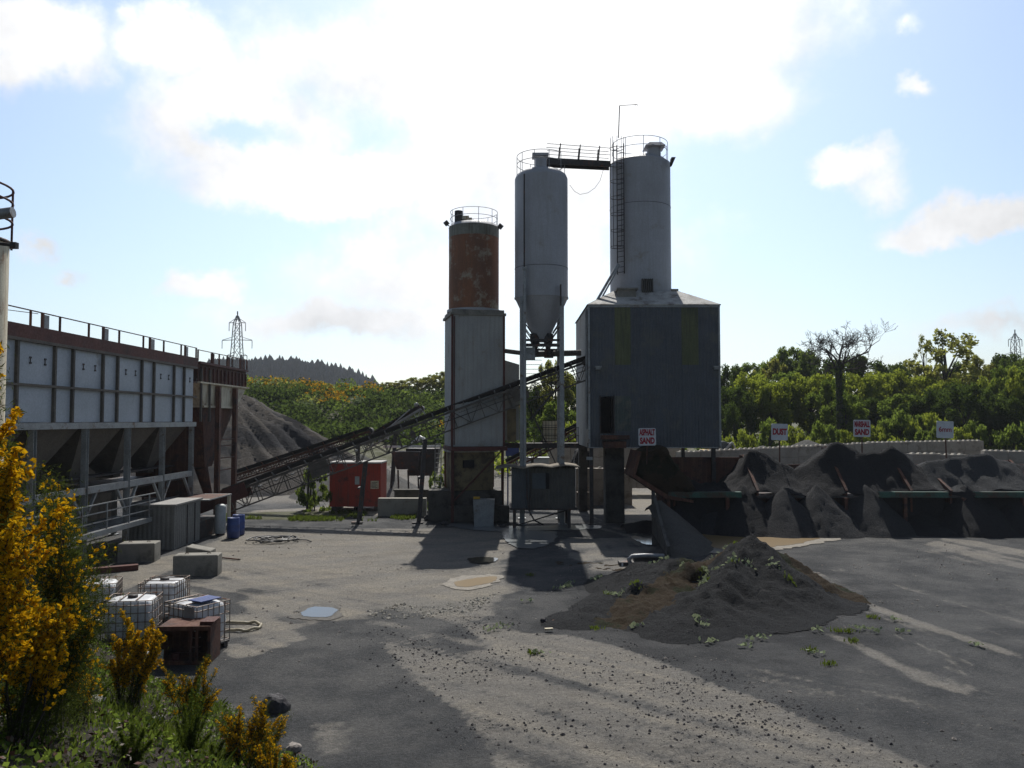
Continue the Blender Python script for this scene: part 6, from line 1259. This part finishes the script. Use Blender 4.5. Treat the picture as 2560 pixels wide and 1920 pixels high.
thicket('gorse_thicket', 'flowering gorse and scrub covering the slope below the skyline', 1150, (-62, 3), (86, 126), ['leafC', 'leafC', 'leafB', 'leafG', 'leafD', 'gflowf', 'gflowf'], [5.0, 3.0, 1.2, .7, .9, 2.3, 2.0], .20, 150, 1.35, lambda x, y: np.hypot(x-SC.x, y-SC.y) > 15, 5)
thicket('hedge_scrub', 'low scrub in front of the wood and along the terrace', 260, (-14, 52), (66, 90), ['leafC', 'leafB', 'leafA', 'leafG', 'leafD'], [1, 2, 2, .7, 1], .16, 110, .9, lambda x, y: (x > 14) | ((x > -6) & (y > 70)), 6)
# green flat verge behind the conveyor
def blades(name, label, P, h, w, mat, seed):
    rng = np.random.default_rng(seed); n = len(P); a = rng.uniform(0, 6.28, n); hh = h*rng.uniform(.5, 1.4, n); lean = rng.normal(0, .35, (n, 2))*hh[:, None]
    dx = np.stack([np.cos(a)*w/2, np.sin(a)*w/2, np.zeros(n)], -1); top = P+np.stack([lean[:, 0], lean[:, 1], hh], -1); mid = P+np.stack([lean[:, 0]*.3, lean[:, 1]*.3, hh*.6], -1)
    V = np.stack([P-dx, P+dx, mid+dx*.7, top, mid-dx*.7], 1).reshape(-1, 3); F = np.arange(5*n).reshape(-1, 5); o = mobj(name, npmesh(name, V, F, mat)); o['kind'] = 'stuff'; tag(o, label, 'grass'); return o
rng = np.random.default_rng(8)
x = rng.uniform(-17, -4, 15000); y = rng.uniform(44.6, 50, 15000); k = (vnoise(x, y, .7, 91)+.3*vnoise(x, y, 3, 92)-.12*np.abs(y-46)+.0 > .62) & (x < -5.5); P = np.stack([x, y, np.full_like(x, 0)], -1)[k]
blades('verge_grass', 'patchy rough grass behind the conveyor beside the red container', P, .17, .06, MT['grass'], 2)
x = rng.uniform(-1, 12, 1600); y = rng.uniform(18.5, 30, 1600); k = vnoise(x, y, .9, 95)+rng.random(1600)*.25 > .86; P = np.stack([x, y, np.maximum(mound(x, y), 0)], -1)[k]
cl = np.repeat(P[:18], 34, 0); cl[:, :2] += rng.normal(0, .09, (len(cl), 2)); cl[:, 2] = np.maximum(mound(cl[:, 0], cl[:, 1]), 0); blades('mound_weeds', 'tufts of bright weeds growing on the gravel mound', cl, .09, .035, MT['grass'], 3)
wl = np.repeat(P[60:105], 10, 0); wl[:, :2] += rng.normal(0, .11, (len(wl), 2)); wl[:, 2] = np.maximum(mound(wl[:, 0], wl[:, 1]), 0)+.07; V, F = leafquads(wl, .065, rng, .8); o = mobj('coltsfoot_leaves', npmesh('coltsfoot_leaves', V, F, leafmat('pale_leaf', (.30,.34,.22), (.22,.27,.14), (.3,.34,.2), .3))); o['kind'] = 'stuff'; tag(o, 'pale broad leaves of weeds dotted over the gravel mound', 'weeds')
# ---------------- foreground bank: grass, litter, gorse
def ground_hit(px, py):
    for Y in np.arange(2.0, 26, .04):
        q = at(px, py, Y)
        if q.z <= Hs(q.x, q.y): return Vector((q.x, Y, Hs(q.x, q.y)))
    return gp(px, py)
x = rng.uniform(-13, 0, 90000); y = rng.uniform(2.5, 21, 90000); bk = bankf(x, y); dn = vnoise(x, y, .8, 97)*.7+vnoise(x, y, 2.5, 98)*.35; k = (bk > .2) & (dn > .40+rng.random(len(x))*.45)
P = np.stack([x[k], y[k], H(x[k], y[k])-.01], -1); blades('bank_grass', 'rough green grass and weeds growing over the foreground bank', P, .17, .013, MT['grass'], 4)
x = rng.uniform(-12, 0, 70000); y = rng.uniform(3, 20, 70000); k = (bankf(x, y) > .1) & (vnoise(x, y, 1.1, 99) > .22); P = np.stack([x[k], y[k], H(x[k], y[k])+rng.uniform(.01, .16, k.sum())], -1)
V, F = leafquads(P, .028, rng, .6); o = mobj('bank_undergrowth', npmesh('bank_undergrowth', V, F, [MT['leafB'], MT['wood'], MT['leafC'], MT['rust']], rng.choice(4, len(F), p=[.38, .12, .35, .15]))); o['kind'] = 'stuff'; tag(o, 'leaf litter and small weeds covering the foreground bank', 'undergrowth')
st = stones('bank_stones', 1500, (-12, 0), (4, 21), .012, .05, MT['rockl'], lambda x, y: (bankf(x, y) > .05) & (vnoise(x, y, .8, 101) > .4)); tag(st, 'small stones lying among the weeds of the bank', 'stones')
def gorse(label, stems, fdens, sdens, fs=.020, seed=0, spread=.05, frange=(.35, 1.0), side=5):
    """stems: list of (base, tip); flowers crowd the upper stems, spines and small leaves the whole length"""
    rng = np.random.default_rng(seed); b0 = stems[0][0]; K = thing('gorse_bush', label, 'gorse bush', tuple(b0)); mb = MB(); FP = []; SP = []
    L = Vector(b0)
    for b, t_ in stems:
        b, t_ = Vector(b)-L, Vector(t_)-L; m = b.lerp(t_, .5)+Vector(rng.normal(0, .06, 3)); ln = (t_-b).length
        segs = [(b, m, t_, ln, 1.0)]
        for j in range(side):
            u = rng.uniform(.35, .92); p = b.lerp(m, u*2) if u < .5 else m.lerp(t_, u*2-1); dd = ((t_-b).normalized()+Vector(rng.normal(0, .55, 3))).normalized(); l2 = ln*rng.uniform(.12, .28); segs.append((p, p+dd*l2*.5, p+dd*l2+Vector((0,0,l2*.15)), l2, .55))
        for (p0, p1, p2, l, w) in segs:
            mb.path([p0, p1, p2], [.009*w+.002, .006*w+.001, .002], 4)
            for (N, arr, rg, sp) in ((int(fdens*l), FP, frange, spread), (int(sdens*l), SP, (.08, 1.0), spread*1.5)):
                if N < 1: continue
                u = rng.uniform(rg[0] if w == 1.0 else .1, rg[1], N)[:, None]; A_, B_, C_ = np.array(p0), np.array(p1), np.array(p2)
                q = A_*(1-u)**2+2*B_*u*(1-u)+C_*u**2; arr.append(q+rng.normal(0, sp*(.8 if arr is FP else 1.0), (N, 3))*(1.15-u*.6))
    mb.build('branches', MT['bark'], None).parent = K
    if SP: P = np.concatenate(SP); V, F = leafquads(P, .020, rng, .16); mobj('spines', npmesh('spines', V, F, MT['gspine']), K)
    if FP:
        P = np.concatenate(FP); P = np.repeat(P, 3, 0)+rng.normal(0, .006, (len(P)*3, 3)); V, F = leafquads(P, fs, rng, .75); mobj('flowers', npmesh('flowers', V, F, MT['gflow']), K)
    return K
rg = random.Random(12)
# the tall bush at the left edge
stems = []
edge = [(-60, 960), (-15, 915), (5, 935), (12, 985), (-10, 1030), (-5, 1085), (0, 1140), (40, 1165), (78, 1165), (30, 1200), (90, 1225), (60, 1270), (88, 1320), (30, 1350), (98, 1395), (55, 1440), (80, 1500), (10, 1300), (-20, 1200), (-50, 1130), (0, 1400), (40, 1480), (-10, 1500), (-50, 1400), (-80, 1270), (118, 1450), (105, 1290), (70, 1380), (-20, 1330)]
for i, (a, b) in enumerate(edge):
    Yt = rg.uniform(4.6, 5.4); t_ = at(a-(34 if i < 7 else 58)+rg.uniform(-8, 4), b-(60 if i < 7 else -10), Yt); bx = xat(-190+a*.35, 5.0); by = rg.uniform(4.7, 5.3); bz_ = max(Hs(bx, by), t_.z-1.5); stems.append((Vector((bx, by, bz_-.05)), t_))
gorse('tall flowering gorse bush crowded with yellow blossom at the edge of the picture', stems, 240, 620, .017, 1, .042, (.4, 1.0), 6)
# dark spiny growth right of it, a few blossoms
stems = []
for (a, b) in ((125, 1255), (165, 1290), (170, 1330), (185, 1400), (200, 1440), (165, 1480), (205, 1500), (180, 1560), (140, 1540), (120, 1450), (210, 1420), (150, 1380), (225, 1560), (100, 1560), (60, 1580)):
    Yt = rg.uniform(6.2, 7.0); t_ = at(a, b, Yt); p = Vector((xat(100+rg.uniform(-40, 40), 6.6), rg.uniform(6.4, 7), 0)); p.z = Hs(p.x, p.y); stems.append((p, t_))
gorse('dark green spiny gorse with few blossoms beside the tall yellow bush', stems, 22, 800, .017, 2, .06, (.5, 1), 9)
stems = []
for (a, b) in ((95, 1500), (130, 1515), (165, 1545), (120, 1560), (60, 1500), (100, 1590), (155, 1580), (40, 1560), (150, 1530)):
    t_ = at(a, b, 6.0+rg.uniform(-.3, .3)); p = Vector((xat(60+rg.uniform(-60, 30), 6), 6.0, 0)); p.z = Hs(p.x, p.y); stems.append((p, t_))
gorse('low gorse with bright yellow tips below the dark spiny growth', stems, 170, 500, .018, 3, .045, (.6, 1), 4)
def clump(label, tips, base, Y, fd, sd, seed, fr=(.45, 1), fs=.016, sp=.03, side=4):
    st_ = []; g = ground_hit(*base)
    for (a, b) in tips:
        t_ = at(a, b, g.y+rg.uniform(-.25, .25)); st_.append((g+Vector((rg.uniform(-.18, .18), rg.uniform(-.15, .15), -.04)), t_))
    return gorse(label, st_, fd, sd, fs, seed, sp, fr, side)
clump('upright gorse sprig with orange yellow blossom in front of the bulk containers', [(318, 1545), (330, 1560), (345, 1580), (372, 1570), (395, 1575), (402, 1585), (360, 1600), (392, 1618), (352, 1680), (330, 1640), (310, 1660), (280, 1650), (365, 1690), (300, 1600)], (322, 1775), 10, 150, 620, 11, (.55, 1), .017, .030)
clump('thin gorse with a yellow topped shoot leaning over the yard edge', [(515, 1642), (505, 1665), (490, 1690), (475, 1700), (455, 1690), (450, 1715), (405, 1665), (410, 1700), (520, 1720), (550, 1725), (540, 1745)], (468, 1830), 9, 60, 700, 12, (.6, 1), .014, .024)
clump('gorse clump with scattered yellow flowers nearest the black rock', [(652, 1755), (640, 1775), (600, 1765), (585, 1790), (570, 1800), (560, 1780), (620, 1800), (665, 1790), (700, 1790), (705, 1800), (690, 1840), (640, 1830), (600, 1840), (660, 1820), (540, 1800)], (625, 1935), 8, 110, 620, 13, (.4, 1), .013, .03)
clump('gorse shoots with yellow flowers at the lower edge of the bank by the yard', [(670, 1850), (700, 1865), (715, 1885), (690, 1880), (650, 1870), (725, 1900), (740, 1905), (640, 1900)], (690, 1990), 8, 110, 500, 14, (.4, 1), .013, .03)
clump('brownish gorse with sparse flowers in the middle of the bank', [(200, 1680), (180, 1700), (215, 1705), (160, 1650), (240, 1690), (190, 1730), (150, 1620), (130, 1700), (230, 1650)], (190, 1810), 8, 30, 700, 15, (.6, 1), .015, .04)
# tall green broom stems
for (px, py, lab, tips) in ((470, 1900, 'bright green feathery broom plant in the middle of the bank foreground', [(500, 1690), (480, 1720), (510, 1740), (460, 1760), (495, 1790), (440, 1800), (520, 1780), (475, 1820), (530, 1830)]), (330, 1930, 'bright green broom plant low on the bank, close to the frame', [(330, 1810), (300, 1830), (360, 1820), (310, 1870), (280, 1850), (380, 1850), (350, 1880), (250, 1880)]), (530, 1960, 'low green broom plant between the gorse clumps', [(530, 1860), (510, 1880), (560, 1850), (545, 1890), (580, 1880), (490, 1900)])):
    g = ground_hit(px, min(py, 1915)); K = thing('broom_plant', lab, 'broom plant', tuple(g)); R = np.random.default_rng(px); P = []; mb = MB()
    for (a, b) in tips:
        t_ = at(a, b, g.y)-g; mb.path([(0, 0, -.05), tuple(t_*.5+Vector(R.normal(0, .03, 3))), tuple(t_)], [.006, .004, .001], 4); u = R.uniform(.15, 1, 420)[:, None]; P.append(np.array(t_)*u+R.normal(0, .028, (420, 3))*(1.2-u))
    mb.build('stems', MT['leafB'], None).parent = K; V, F = leafquads(np.concatenate(P), .026, R, .14); V[:, 2] += .0; mobj('leaves', npmesh('leaves', V, F, MT['grass']), K)
# ---------------- haze: the damp air that fades the far hill
hz = MB().box(-1400, 1400, -30, 1600, -8, 130)
hm_ = bpy.data.materials.new('haze'); hm_.use_nodes = True; t = hm_.node_tree; t.nodes.clear(); out = t.nodes.new('ShaderNodeOutputMaterial'); pv = t.nodes.new('ShaderNodeVolumePrincipled')
pv.inputs['Color'].default_value = (.86, .91, 1, 1); pv.inputs['Density'].default_value = .00024; pv.inputs['Anisotropy'].default_value = .1; t.links.new(pv.outputs[0], out.inputs['Volume'])
ho_ = struct('haze', hz, hm_, 'stuff'); ho_['label'] = 'thin pale haze hanging in the air over the valley'
